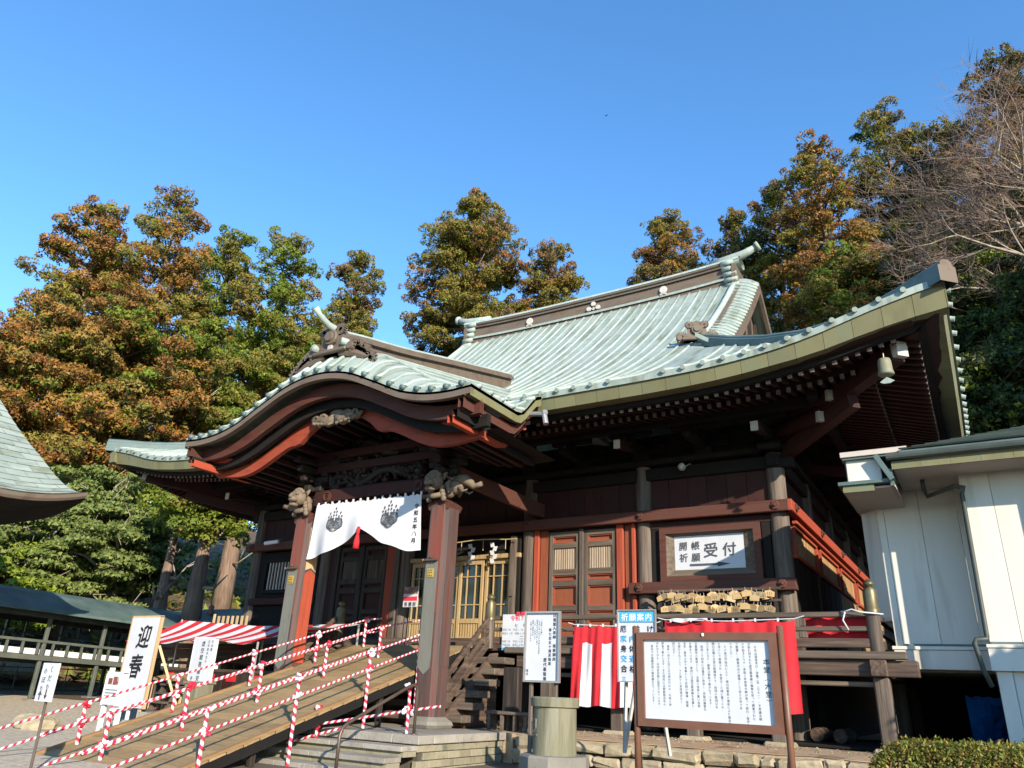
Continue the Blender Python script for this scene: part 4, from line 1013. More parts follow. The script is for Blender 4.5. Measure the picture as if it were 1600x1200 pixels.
# curved boarded soffit and ribs under the gable
b = MB(); b.grid([[(x, y, Kz(x)-.50) for x in xs] for y in (YK+.84, 11.6)]); build(b, 'gable_soffit', M['dark'], hall, smooth=True)
for i in range(27):
    x = XK-3.1+6.2*i/26; hby('curved_rib', x, YK+.95, 11.4, Kz(x)-.60, Kz(x)-.51, .09, 'maroon' if i % 2 else 'dark', hall, 0)
for s in (1, -1):                                           # side fascias of the porch roof and red nosings
    b = MB(); pts = [(y, zkara(XK+s*3.46, y)) for y in np.linspace(YK, 11.0, 14)]; xo = XK+s*3.46
    b.grid([[(xo, y, z-.22) for y, z in pts], [(xo, y, z-.03) for y, z in pts], [(xo-s*.1, y, z-.03) for y, z in pts], [(xo-s*.1, y, z-.22) for y, z in pts], [(xo, y, z-.22) for y, z in pts]])
    build(b, 'side_fascia', M['copper_edge'], hall)
    for off, th, m, e in ((.24, .16, 'redwood', .12), (.42, .12, 'dark', .22), (.50, .13, 'red_y', .30)):
        b = MB(); b.grid([[(xo-s*e, y, z-off-th) for y, z in pts], [(xo-s*e, y, z-off) for y, z in pts], [(xo-s*(e+.1), y, z-off) for y, z in pts], [(xo-s*(e+.1), y, z-off-th) for y, z in pts], [(xo-s*e, y, z-off-th) for y, z in pts]])
        build(b, 'side_eave_board', M[m], hall)
    b = MB()
    b.prism([(-.45, -.10), (-.1, -.06), (.05, .02), (.16, .10), (.20, .02), (.17, -.02), (.21, -.08), (.16, -.13), (.0, -.14), (-.3, -.16)], 'y', -.09, .09)
    b.v = [(XK+s*(3.02+a), YK+.56+d, 4.12+z) for a, d, z in b.v]; build(b, 'carved_beam_end', M['red_flat'], hall)
    n = 9
    for i in range(n):
        y = YK+.7+i*.26; b = MB(); b.box((XK+s*2.75, y, 3.98), (.9, .07, .08)); b.box((XK+s*3.205, y, 3.98), (.01, .075, .085), mi=1); build(b, 'rafter', [M['maroon'], M['whiteend']], hall)
# carved pendant at the crown of the gable
b = MB(); q = random.Random(8); y = YK+.66
b.sphere((XK, y, 4.52), .16, 10, 7, sc=(1.2, .5, 1))
for s in (1, -1):
    b.tube([(XK, y-.02, 4.46), (XK+s*.18, y-.03, 4.38), (XK+s*.38, y-.02, 4.47), (XK+s*.52, y-.02, 4.40), (XK+s*.64, y-.02, 4.50)], [.09, .10, .085, .06, .025], 9)
    scroll(b, (XK+s*.3, y-.06, 4.43), .12, .07, 18, 1.4, s); scroll(b, (XK+s*.50, y-.06, 4.46), .08, .06, 14, 1.2, -s)
    for k in range(5): b.tube([(XK+s*(.05+.1*k), y-.06, 4.36), (XK+s*(.1+.1*k), y-.1, 4.30+.02*k), (XK+s*(.16+.1*k), y-.07, 4.38)], [.03, .035, .012], 6)
b.v = [(x, yy_, z+.10) for x, yy_, z in b.v]
build(b, 'gable_pendant', M['carving'], hall, smooth=True)
# porch ridge rising to the main roof, with front ornament and horn
b = MB(); n = 12
zr = [(9.15, 5.80), (9.6, 5.92), (10.9, 6.2), (12.7, 6.66), (15.3, 7.3)]
def zrr(y): return lerp_tab(zr, y)
yy = np.linspace(9.2, 15.2, n+1)
sec = [(-.16, -.2), (-.16, .22), (-.24, .23), (-.24, .30), (-.18, .31), (-.18, .37), (-.10, .44), (0, .46), (.10, .44), (.18, .37), (.18, .31), (.24, .30), (.24, .23), (.16, .22), (.16, -.2)]
b.grid([[(XK+a, y, zrr(y)+z) for a, z in sec] for y in yy], flip=True)
for k, f in enumerate(b.f):
    j = k % (len(sec)-1); b.m[k] = 1 if 5 <= j <= 8 else 0
build(b, 'porch_ridge', [M['copper_brown'], M['copper_rib']], hall)
b = MB(); b.tube([(XK, 9.7, 6.30), (XK, 9.2, 6.22), (XK, 8.85, 6.24), (XK, 8.6, 6.34), (XK, 8.48, 6.44)], [.09, .085, .068, .055, .06], 10); build(b, 'ridge_horn', M['copper_rib'], hall, smooth=True)
og = onigawara((XK, 9.1, 5.70), 0, 1.35, 'ridge_end_tile', hall, M['copper_brown'])
b = MB()
for s in (1, -1):
    for k in range(4): scroll(b, (XK+s*(.48+.16*k), 9.08, 5.80-.065*k-.03*k*k*.5), .13-.016*k, .16, 14, 1.2, s)
    b.tube([(XK+s*.2, 9.1, 5.72), (XK+s*.6, 9.1, 5.62), (XK+s*1.05, 9.1, 5.44)], [.10, .09, .03], 8)
build(b, 'ridge_end_scrolls', M['copper_brown'], hall)
b = MB(); disc(b, (XK, 8.99, 5.98), .12, .06); b.box((XK, 8.985, 5.83), (.09, .06, .1)); build(b, 'crest', M['whiteend'], hall)
for s in (1, -1):
    b = MB(); b.tube([(XK+s*.35, 8.9, 5.86), (XK+s*.5, 9.3, 5.86)], .07, 10); build(b, 'round_tile_end', M['copper_rib'], hall, smooth=True)
# ------------------------------------------------------------------ curtain, papers, lamps on the porch
nor = thing('porch_curtain', 'white temple curtain with two leaf crests tied up in the middle between the porch pillars', 'curtain', (-9.62, 10.42, 3.2))
def cy(x, z):                                               # depth of the cloth
    t = (x+9.62)/1.4; f = max(0, 3.2-z)
    return 10.40-.03*math.sin(x*9+2*f)*f-.10*f*math.exp(-(t/.5)**2)-.035*math.sin(7*math.hypot(t*1.4, z-2.66)+1.5)*min(1, f*1.5)
rows = []; NXC, NZC = 80, 26
for j in range(NZC+1):
    s = j/NZC; row = []
    for i in range(NXC+1):
        t = -1+2*i/NXC; x = -9.62+t*(1.30+.07*s*(1 if t > 0 else 1.6)); a = abs(t)
        zt = 3.21+.012*math.sin(i*1.57)-.02*(t < 0)*t; zb = 2.66-.47*(1-(1-a)**1.9)+.015*math.sin(t*14)
        z = zt+(zb-zt)*s; row.append((x, cy(x, z), z))
    rows.append(row)
b = MB(); b.grid(rows); o = build(b, 'cloth', M['cloth_white'], nor, smooth=True)
b = MB()
for i in range(15):
    x = -10.9+i*.183; b.box((x, 10.42, 3.235), (.035, .02, .07))
build(b, 'loop', M['cloth_white'], nor)
def kiri(b, cx, cz, sc):
    def P(u, v): x, z = cx+u*sc, cz+v*sc; return (x, cy(x, z)-.012, z)
    def stroke(pts, w0, w1=None):
        w1 = w0 if w1 is None else w1
        for k, (p, q) in enumerate(zip(pts, pts[1:])):
            dx, dy = q[0]-p[0], q[1]-p[1]; L = math.hypot(dx, dy) or 1; nx, ny = -dy/L, dx/L; w = w0+(w1-w0)*k/len(pts)
            b.add([P(p[0]-nx*w, p[1]-ny*w), P(q[0]-nx*w, q[1]-ny*w), P(q[0]+nx*w, q[1]+ny*w), P(p[0]+nx*w, p[1]+ny*w)], [(0, 1, 2, 3)])
    def diamond(u, v, w, h): b.add([P(u-w, v), P(u, v-h), P(u+w, v), P(u, v+h)], [(0, 1, 2, 3)])
    for u0, n, v0 in ((0, 4, .12), (-.30, 3, .06), (.30, 3, .06)):
        for k in range(n):
            v = v0+.15*k
            if k == n-1: diamond(u0, v, .05, .08)
            else: diamond(u0-.075, v, .055, .065); diamond(u0+.075, v, .055, .065)
    for ang, ln, wd in ((-90, .50, .27), (-152, .50, .25), (-28, .50, .25)):
        a = math.radians(ang); ca, sa = math.cos(a), math.sin(a)
        for k in range(-4, 5):
            pts = []
            for i in range(9):
                t = i/8; w_ = wd*max(0, math.sin(math.pi*min(1, .06+t*.86)))**.55*(k/4.); l = ln*t*(1-.12*abs(k)/4)
                pts.append((l*ca-w_*sa, l*sa+w_*ca))
            stroke(pts, .0125 if abs(k) < 4 else .016)
b = MB(); kiri(b, -10.36, 2.86, .44); kiri(b, -9.0, 2.86, .47); build(b, 'crest', M['ink_grey'], nor)
b = MB(); tx = MB(); vtext(tx, '令和五年八月', -8.40, 3.0, .10, 0, 1.25, bold=.02)
b.add([(x, cy(x, z)-.012, z) for x, _, z in tx.v], tx.f); build(b, 'lettering', M['ink'], nor)
b = MB(); b.tube([(-9.62, 10.27, 2.68), (-9.62, 10.26, 2.60), (-9.62, 10.26, 2.52)], [.03, .035, .028], 8); b.tube([(-9.62, 10.26, 2.53), (-9.625, 10.26, 2.40), (-9.63, 10.26, 2.28)], [.03, .055, .06], 10)
build(b, 'tassel', M['cloth_red'], nor, smooth=True)
# straw rope with folded paper streamers over the gold doors
rope = thing('straw_rope', 'straw rope with zigzag white paper streamers hung over the gold lattice doors', 'rope', (-9.2, 13.75, 3.0))
b = MB(); b.tube([(-10.6+.29*i, 13.75, 3.03-.02*math.sin(i)) for i in range(9)], .012, 6); build(b, 'cord', M['straw'], rope)
for i in range(7):
    x = -10.3+.29*i; b = MB()
    if i % 2 == 0:
        b.tube([(x, 13.74, 3.02), (x+.01, 13.73, 2.80)], .008, 5); build(b, 'straw_strand', M['straw'], rope); continue
    for k in range(5):
        dx = .05*(1 if k % 2 else -1); z = 2.96-.085*k
        b.prism([(x-.05+dx, z), (x+.05+dx, z), (x+.05+dx*.4, z-.10), (x-.05+dx*.4, z-.10)], 'y', 13.72+.004*k, 13.723+.004*k)
    build(b, 'paper_streamer', M['cloth_white'], rope)
fl = thing('floodlight', 'long tube floodlight with a short lamp under the right corner of the porch roof', 'floodlight', (-6.1, 10.6, 4.5))
b = MB(); b.tube([(-6.42, 10.6, 4.53), (-5.95, 10.6, 4.46)], .045, 10); build(b, 'arm', M['alum'], fl)
b = MB(); b.tube([(-5.93, 10.6, 4.47), (-5.88, 10.58, 4.26)], [.045, .05], 10); b.sphere((-5.92, 10.6, 4.48), .06, 8, 6); build(b, 'lamp', M['alum'], fl)
wl = thing('wall_lamp', 'small round lamp fixed high on the dark hall wall above the reception sign', 'lamp', (-4.48, 13.9, 4.2))
b = MB(); b.lathe([(.04, 0), (.075, .05), (.07, .12), (.03, .15)], (-4.55, 13.80, 4.16), 12, R=Matrix.Rotation(math.radians(70), 3, 'X')); build(b, 'shade', M['whiteend'], wl, smooth=True)
b = MB(); b.tube([(-4.55, 13.82, 4.2), (-4.42, 13.82, 4.26), (-4.40, 13.96, 4.26)], .012, 6); b.box((-4.38, 13.96, 4.17), (.03, .02, .22)); build(b, 'bracket', M['alum'], wl)
cm = thing('security_camera', 'white security camera on the left end of the hall front', 'camera', (-15.7, 13.5, 3.3))
b = MB(); b.beam((-15.75, 13.35, 3.27), (-15.38, 13.5, 3.33), .10, .09, ch=.02); build(b, 'housing', M['whitepaint'], cm)
b = MB(); b.lathe([(.035, 0), (.035, .03)], (-15.765, 13.34, 3.268), 10, R=Matrix.Rotation(math.radians(90), 3, 'X')); build(b, 'lens', M['ink'], cm)
b = MB(); b.tube([(-15.5, 13.46, 3.35), (-15.5, 13.7, 3.42)], .02, 6); build(b, 'bracket', M['alum'], cm)
M['bell'] = mat('pale_green_bronze', [(.17, .17, .115), (.23, .23, .165)], 4, rough=.6, bump=.1)
bell = thing('wind_bell', 'bronze wind bell hanging from the right eave corner of the hall', 'bell', (-.5, 11.5, 4.85))
b = MB(); c = (-.62, 11.6, 4.62); b.lathe([(.10, -.02), (.115, .0), (.10, .06), (.095, .20), (.085, .24), (.03, .26)], c, 18); bo = build(b, 'bell_body', M['bell'], bell, smooth=True)
b = MB(); b.tube([(c[0], c[1], c[2]+.24), (c[0], c[1], c[2]+.36)], .012, 6); build(b, 'hanger', M['bronze'], bell)
b = MB(); b.prism([(c[0]-.10, c[2]-.12), (c[0]+.0, c[2]-.05), (c[0]+.10, c[2]-.12), (c[0]+.04, c[2]-.15), (c[0]-.05, c[2]-.15)], 'y', c[1]-.01, c[1]+.01); b.tube([(c[0], c[1], c[2]+.1), (c[0], c[1], c[2]-.06)], .008, 5); build(b, 'clapper', M['copper_rib'], bell)
ps = thing('notice_poster', 'red and white poster on a slim stand beside the red door jamb under the porch', 'poster', (-10.92, 13.55, .72))
b = MB(); b.box((-10.92, 13.6, 1.84), (.40, .02, .44)); build(b, 'sheet', M['paper'], ps)
b = MB(); b.box((-10.92, 13.586, 1.98), (.39, .004, .15)); build(b, 'picture', M['photo'], ps); b = MB(); b.box((-10.92, 13.586, 1.80), (.38, .004, .09)); build(b, 'red_band', M['ink_red'], ps)
b = MB(); htext(b, '茶屋前', -11.04, 1.68, .10, 13.587, 1.2, bold=.02); build(b, 'lettering', M['ink'], ps)
b = MB(); b.tube([(-10.92, 13.62, .73), (-10.92, 13.62, 1.7)], .012, 6); b.box((-10.92, 13.62, .735), (.3, .3, .03)); build(b, 'stand', M['iron'], ps)

# ------------------------------------------------------------------ wooden ramp
def zr_(y): return ZF+.03+(min(y, 12.35)-12.35)*.292
rp = thing('wooden_ramp', 'long wooden plank ramp rising from the forecourt to the hall entrance', 'ramp', (-9.6, 6.2, ZG))
y = 6.15; k = 0
while y < 12.6:
    y2 = y+.245; x0, x1 = (-11.05, -8.17) if y < 10.45 else (-11.3, -8.33)
    b = MB(); b.beam(((x0+x1)/2, y+.012, zr_(y)-.015), ((x0+x1)/2, y2-.012, zr_(y2)-.015), x1-x0, .03)
    build(b, 'plank', M['plank'], rp); y = y2; k += 1
for x in (-8.2, -11.02):
    b = MB(); b.beam((x, 6.15, zr_(6.15)+.018), (x, 10.45, zr_(10.45)+.018), .06, .035); build(b, 'edge_strip', M['plank_edge'], rp)
for x in (-8.24, -9.6, -10.95):
    b = MB(); b.beam((x, 6.4, zr_(6.4)-.10), (x, 12.3, zr_(12.3)-.10), .09, .14); build(b, 'joist', M['black'], rp)
for y in (7.4, 8.6, 9.8):
    for x in (-8.3, -10.9):
        zb = ZT if y > 8.8 else ZG-.05
        if y < 8.8: zb = ZG+max(0, (y-7.56)//.3+1)*.125 if y > 7.56 else ZG
        b = MB(); b.box((x, y, (zr_(y)-.17+zb)/2), (.08, .08, zr_(y)-.17-zb), ch=.008); build(b, 'prop', M['wood_z'], rp)
# striped barriers on the ramp
TP = [M['tape_red'], M['tape_white']]
def stube(name, p, q, r, parent, seed=0):
    b = MB(); b.tube([p, q], r, 8, stripes=8, seg=.0125); n = len(b.f)
    if seed % 2: b.m = [1-m for m in b.m]
    return build(b, name, TP, parent, smooth=True)
def knot(parent, c, seed):
    q = random.Random(seed); b = MB()
    for k in range(7):
        o = Vector((q.uniform(-.05, .05), q.uniform(-.04, .04), q.uniform(-.045, .045)))
        R = Matrix.Rotation(q.uniform(0, 3), 3, 'X') @ Matrix.Rotation(q.uniform(0, 3), 3, 'Z')
        b.sphere(Vector(c)+o, q.uniform(.022, .042), 6, 4, mi=0 if q.random() < .55 else 1, sc=(1.3, .6, 1), R=R)
    return build(b, 'knot', TP, parent)
def barrier(label, x, posts, offs, y0, y1, low=None, wob=0.):
    t = thing('striped_barrier', label, 'barrier', (x, y0, zr_(y0)), group='red and white taped barriers on the ramp')
    q = random.Random(int(-x*100))
    for i, y in enumerate(posts):
        zb = low(y) if low else zr_(y)+.004
        if not low or abs(y-6.4) > 9: stube('post', (x, y, zb), (x+q.uniform(-.01, .01), y, zr_(y)+max(offs)+.02), .025, t, i)
        else: stube('post', (x, y, zb), (x, y, zr_(y)+max(offs)+.02), .025, t, i)
        for o in offs: knot(t, (x, y, zr_(y)+o), i*7+int(o*100))
    for o in offs:
        yy = [y0]+[p for p in posts if y0 < p < y1]+[y1]
        for a, c in zip(yy, yy[1:]): stube('rail', (x, a, zr_(a)+o), (x, c, zr_(c)+o), .0165, t, int(o*100))
    return t
barrier('taped striped barrier along the far left edge of the plank ramp', -10.82, [6.57, 7.95, 9.35, 10.8, 12.1], [.53, .27], 4.7, 12.6)
barrier('taped striped barrier down the middle of the plank ramp', -9.72, [6.25, 7.35, 8.6, 9.95, 11.3, 12.9], [.55, .18], 5.4, 13.3)
def lowz(y):
    return ZT if y > 8.78 else (ZT-.125*(1+int((8.76-y)/.3)) if y > 7.56 else ZG)
barrier('striped barrier on the right ramp edge with posts standing on the stone steps', -8.11, [6.45, 7.85, 9.25, 10.45], [.60, .36], 5.0, 10.7, low=lambda y: max(lowz(y), ZG))
sb = thing('striped_barrier', 'short low striped barrier on the stone steps under the ramp', 'barrier', (-7.6, 8.45, ZT), group=None)
stube('post', (-7.05, 8.95, ZT), (-7.05, 8.95, -.02), .022, sb); stube('post', (-8.30, 8.5, ZT-.125), (-8.30, 8.5, -.36), .022, sb, 1)
stube('rail', (-8.75, 8.35, -.83), (-7.9, 8.65, -.58), .019, sb); stube('rail', (-8.5, 8.45, -.60), (-7.05, 8.95, -.33), .019, sb, 1); stube('rail', (-7.05, 8.95, -.33), (-6.6, 9.1, -.25), .019, sb)
knot(sb, (-7.05, 8.93, -.02), 1); knot(sb, (-7.05, 8.93, -.32), 2); knot(sb, (-8.3, 8.48, -.36), 3); knot(sb, (-8.3, 8.48, -.58), 4)
hr = thing('stair_handrail', 'bent brown steel handrail on the right side of the stone steps', 'handrail', (-6.9, 8.9, ZT))
b = MB(); hx = -6.92; b.tube([(hx, 8.95, ZT-.02), (hx, 8.95, -.07), (hx, 8.93, -.02), (hx, 8.87, .005), (hx, 8.78, -.01), (hx, 7.62, -.46), (hx, 7.52, -.52), (hx, 7.49, -.60), (hx, 7.49, ZG)], .022, 10); build(b, 'pipe', M['steel'], hr, smooth=True)
b = MB(); b.lathe([(.05, 0), (.05, .015)], (hx, 8.95, ZT-.004), 12); build(b, 'flange', M['steel'], hr)

# ------------------------------------------------------------------ red and white festival curtains and cloth on the veranda
def drape(name, label, x0, x1, z0, z1, y, stripes, amp=.035, skew=0.0, cols=None, grp=None):
    t = thing(name, label, 'curtain', ((x0+x1)/2, y, z1), group=grp); n = len(stripes)
    per = 10; rows = []; nx = n*per; mi = []
    for j in range(15):
        s = j/14; row = []
        for i in range(nx+1):
            u = i/nx; x = x0+(x1-x0)*u-skew*s*(1-u); z = z1+(z0-z1)*s-.045*math.sin(math.pi*((u*6) % 1))*(1-s)+.015*math.sin(u*19+1)*s
            row.append((x, y-amp*(math.sin(u*23+.6*math.sin(5*s))+.5*math.sin(u*61+2*s))*(.35+.65*s)-.02*s, z))
        rows.append(row)
    b = MB(); b.grid(rows)
    b.m = [stripes[(k % nx)//per] if (k//nx) >= 3 else stripes[(k % nx)//per] if cols is None else cols for k in range(len(b.f))]
    build(b, 'cloth', [M['cloth_red'], M['cloth_white']], t, smooth=True)
    b = MB(); b.tube([(x0-.12, y, z1+.04), (x0, y, z1+.01), ((x0+x1)/2, y, z1-.02), (x1, y, z1+.01), (x1+.15, y, z1+.05)], .008, 5); build(b, 'cord', M['cloth_white'], t)
    b = MB()
    for k in range(6): b.box((x0+(x1-x0)*(k+.3)/6, y-.004, z1-.005), (.028, .012, .05))
    build(b, 'loop', M['cloth_white'], t); return t
drape('festival_curtain', 'red and white striped festival curtain hanging below the panelled red doors', -6.16, -4.72, -.20, 1.10, 12.30, [0, 1, 0, 1, 0, 1, 0, 1], skew=.06, cols=0)
drape('festival_curtain', 'plain red festival curtain hanging from the veranda rail behind the large notice board', -4.50, -2.44, -.16, 1.17, 12.32, [0]*12, skew=0, amp=.03)
b = MB()
b.grid([[(-4.35+.05*i, 12.22-.02*math.sin(i*1.3), 1.19-.02*j-.04*math.sin(i*.5)*j*.3) for i in range(13)] for j in range(3)]); o = build(b, 'folded_cloth', M['cloth_white'], None, smooth=True); setp(o, 'white end of cloth folded over the top of the plain red curtain', 'cloth')
b = MB(); b.grid([[(-2.42+.06*i, 12.66+.03*math.sin(i*1.1), 1.24-.08*j) for i in range(17)] for j in range(6)]); o = build(b, 'red_cloth', M['cloth_red'], None, smooth=True); setp(o, 'red cloth stretched behind the veranda railing by the corner post', 'cloth')
b = MB(); b.tube([(-1.78, 12.44, 1.29), (-1.72, 12.40, 1.28), (-1.62, 12.36, 1.31), (-1.5, 12.38, 1.27), (-1.3, 12.38, 1.25), (-1.22, 12.5, 1.25)], .012, 6); b.tube([(-1.72, 12.40, 1.28), (-1.76, 12.38, 1.16), (-1.7, 12.4, 1.02)], .012, 6)
o = build(b, 'tied_rope', M['cloth_white'], None, smooth=True); setp(o, 'white rope tied round the bronze capped corner post', 'rope')

# votive plaques on their rack
rk = thing('plaque_rack', 'dark wooden rack of hooks full of votive plaques under the framed sign', 'rack', (-4.0, 13.5, .72))
for z in (1.80, 1.60):
    b = MB(); b.box((-3.95, 13.52, z), (2.2, .03, .04)); build(b, 'bar', M['wood_x'], rk)
for x in (-5.02, -2.95):
    b = MB(); b.box((x, 13.54, 1.27), (.06, .06, 1.1)); build(b, 'upright', M['wood_z'], rk)
q = random.Random(4); em = {}
for s in range(5):
    b = MB(); w_, h_ = .082, .09; b.prism([(-w_, -h_*.62), (w_, -h_*.62), (w_, h_*.3), (0, h_*.62), (-w_, h_*.3)], 'y', -.006, .006); b.box((0, 0, h_*.62+.02), (.004, .004, .05), mi=1)
    if s > 1:
        for k in range(3): b.box((-.03+.03*k, -.0075, -.01), (.006, .002, .05), mi=2)
    me = bpy.data.meshes.new('ema_plaque'); me.from_pydata(b.v, [], b.f)
    for mm in (M['ema'], M['cloth_white'], M['ink_grey']): me.materials.append(mm)
    me.polygons.foreach_set('material_index', b.m); em[s] = me
for row, z in enumerate((1.70, 1.50)):
    for lay in range(2):
        n = 15 if row == 0 else 14
        for i in range(n):
            if row == 1 and q.random() < .18: continue
            x = -4.98+2.0*(i+.5*lay+.2)/n+q.uniform(-.02, .02)
            o = place(em[q.randrange(5)], 'ema_plaque', (x, 13.46-.03*lay-q.uniform(0, .015), z-q.uniform(-.02, .075)), None, rot=(q.uniform(-.15, .15), q.uniform(-.28, .28), q.uniform(-.45, .45)), scale=(1, 1, 1))
            setp(o, 'small wooden votive plaque hanging on the rack below the framed reception sign', 'votive plaque', 'votive plaques on the rack')
# cut logs under the veranda
for i, x in enumerate((-2.55, -2.2)):
    b = MB(); b.tube([(x, 13.75, ZT+.16), (x+.05, 14.4, ZT+.16)], .105, 12); o = build(b, 'log', M['wood_y'], None, smooth=False)
    setp(o, 'left of the two cut logs lying in the dark under the veranda' if i == 0 else 'right of the two cut logs lying in the dark under the veranda', 'log')
b = MB(); b.box((-6.95, 11.55, -.36), (.85, .3, .05), ch=.01)
for x in (-7.3, -7.05, -6.8, -6.6): b.box((x, 11.45, -.5), (.05, .05, .25)); b.box((x, 11.65, -.5), (.05, .05, .25))
o = build(b, 'low_bench', M['greywood_x'], None); setp(o, 'low weathered bench beside the bottom of the wooden stairs', 'bench')
# ------------------------------------------------------------------ notice boards
nb = thing('notice_board', 'large brown framed notice board full of small vertical lettering on two steel posts', 'notice board', (-2.5, 8.0, ZG))
frame4(-3.24, -1.77, -.29, .635, .075, 8.0, .07, 'boardframe', nb)
b = MB(); b.box((-2.505, 8.01, .17), (1.34, .02, .80)); build(b, 'panel', M['paper'], nb)
for x in (-3.27, -1.735):
    b = MB(); b.tube([(x, 8.02, ZG-.1), (x, 8.02, .70)], .033, 12); build(b, 'post', M['boardframe'], nb, smooth=True)
for x in (-3.27, -1.735):
    b = MB(); b.beam((x, 8.04, -.42), (x-.25, 8.75, ZG), .05, .05); build(b, 'brace', M['greywood'], nb)
b = MB(); b.box((-2.5, 7.955, .61), (.02, .012, .03)); build(b, 'clip', M['whitepaint'], nb)
lines = ['　千光山清澄寺は、宝亀二年（七七一）、不思議法師', 'が訪れ刻まれた虚空蔵菩薩の御像を祀って開基された', 'のが始まりです。承和三年慈覚大師が来って修行、堂宇を建', 'て整備し、関東天台の道場として栄え大寺であ', 'りました。', '　その後江戸時代に入り、徳川将軍家の帰依により真言宗', 'の寺として再興され、本堂はこの頃に建てられ、', '間口五間の大堂は総欅造りで、向拝の彫刻は名', '工の手になり、屋根は銅板で葺かれています。', '　昭和二十四年に日蓮宗に改宗し、宗祖日蓮聖人',
         '立教開宗の聖地として、全国の信徒の篤い信仰', 'を集めています。堂内には虚空蔵菩薩を安置し、', '丑年、寅年の守り本尊として厄除け開運、智慧', 'を授ける仏として、十三参りの参拝者が多く', '訪れます。', '　毎年一月十三日には大祭が行われ、大勢の参', '拝者で賑わいます。また境内には樹齢数百年の', '大杉がそびえ、天然記念物に指定されています。', '　堂内では諸願成就の御祈願を行っています。']
b = MB()
for i, s in enumerate(lines): vtext(b, s, -1.985-i*.0605, .525, .0285, 7.998, 1.05, bold=.004)
vtext(b, '本堂（大堂）', -1.888, .36, .062, 7.998, 1.2, bold=.012)
build(b, 'lettering', M['ink_grey'], nb)

sd = thing('notice_board', 'tall pale sign with vertical handwriting in a grey frame behind the stone urn', 'sign', (-5.5, 10.0, ZT))
b = MB(); b.box((-5.53, 10.02, .60), (.55, .02, .93)); build(b, 'panel', M['paper'], sd)
frame4(-5.82, -5.23, .115, 1.09, .028, 10.0, .05, 'alum', sd)
for x in (-5.72, -5.32):
    b = MB(); b.box((x, 10.06, -.05), (.05, .05, 2.1), ch=.006); build(b, 'leg', M['greywood'], sd)
b = MB(); b.box((-5.6, 10.1, -.42), (.30, .12, .05)); b.box((-5.58, 10.12, -.60), (.26, .14, .3)); build(b, 'weight', M['greywood_x'], sd)
b = MB(); y = 10.005
vtext(b, '日蓮聖人恩師　道善御房', -5.33, 1.03, .052, y, 1.15, bold=.012); vtext(b, '第七百五十遠忌報恩', -5.40, .83, .05, y, 1.15, bold=.012); vtext(b, '歴代墓整備', -5.475, .42, .055, y, 1.15, bold=.015)
for i, s in enumerate(['ご協賛のお願い', '令和八年八月より令和九年四月', '御芳名を永代に記し奉り', '一口　一万円より', '皆様の御協力を', 'お願い申し上げます']): vtext(b, s, -5.545-i*.036, .96-.02*(i % 2), .030, y, 1.1, bold=.006)
vtext(b, '貫主', -5.765, .27, .04, y, 1.1, bold=.01)
build(b, 'lettering', M['ink_grey'], sd)

se = thing('year_sign', 'white sign with red heading and rows of dates hung beside the stairs', 'sign', (-7.2, 12.38, .7))
b = MB(); b.box((-7.2, 12.39, .99), (1.0, .015, .63)); build(b, 'panel', M['paper'], se)
b = MB(); htext(b, '令和7年八方塞がり', -7.48, 1.235, .105, 12.381, .98, bold=.015); build(b, 'heading', M['ink_red'], se)
b = MB(); htext(b, '七年生', -7.40, 1.105, .075, 12.381, 2.4, bold=.012); htext(b, '二黒土星', -7.28, .895, .078, 12.381, 1.35, bold=.012)
for z, s in ((1.03, '昭和7年　平成21年　平成三年'), (.965, '昭和52年　昭和43年　昭和34年'), (.825, '昭和7年　平成28年　平成19年'), (.765, '平成元年　昭和55年　昭和46年')): htext(b, s, -7.67, z, .045, 12.381, 1.0, bold=.008)
build(b, 'lettering', M['ink_grey'], se)
b = MB(); b.box((-7.2, 12.381, .695), (.99, .002, .045)); htext(b, '昭和37年　昭和28年', -7.6, .735, .04, 12.381, 1.0); build(b, 'blue_band', M['ink_blue'], se)
b = MB()
for k in range(3): b.box((-7.35+.1*k, 12.36, 1.32), (.07, .02, .05))
build(b, 'ribbon', M['ink_red'], se)

sc_ = thing('prayer_guide_sign', 'white sign with blue heading plate listing prayers on a crossed wooden easel', 'sign', (-3.85, 9.5, ZT))
b = MB(); b.box((-3.855, 9.52, .595), (.53, .02, .87)); build(b, 'panel', M['paper'], sc_); frame4(-4.125, -3.585, .15, 1.04, .014, 9.5, .03, 'alum', sc_)
b = MB(); b.box((-3.855, 9.503, .945), (.47, .006, .13), ch=.002); build(b, 'heading_plate', M['ink_blue'], sc_)
b = MB(); htext(b, '祈願案内', -4.02, .945, .10, 9.498, 1.1, bold=.015); build(b, 'heading', M['whitepaint'], sc_)
b = MB(); c = MB()
for i, s in enumerate(['厄除け', '家内安全', '身体健全', '交通安全', '合格祈願', '三歳祝']):
    z = .80-i*.122; n = len(s); sz = .092 if i < 5 else .06
    for k, ch in enumerate(s): put(b if i % 2 == 0 else c, ch, -4.04+.37*k/(n-1), z, sz, 9.502, bold=.012)
build(b, 'lettering', M['ink'], sc_); build(c, 'blue_lettering', M['ink_blue'], sc_)
for x0, x1 in ((-4.0, -4.1), (-3.75, -4.15), (-3.7, -3.55)):
    b = MB(); b.beam((x0, 9.55, .9), (x1, 9.62+.12*(x0 > -3.9), ZT-.05), .035, .035); build(b, 'easel_leg', M['whiteend'], sc_)

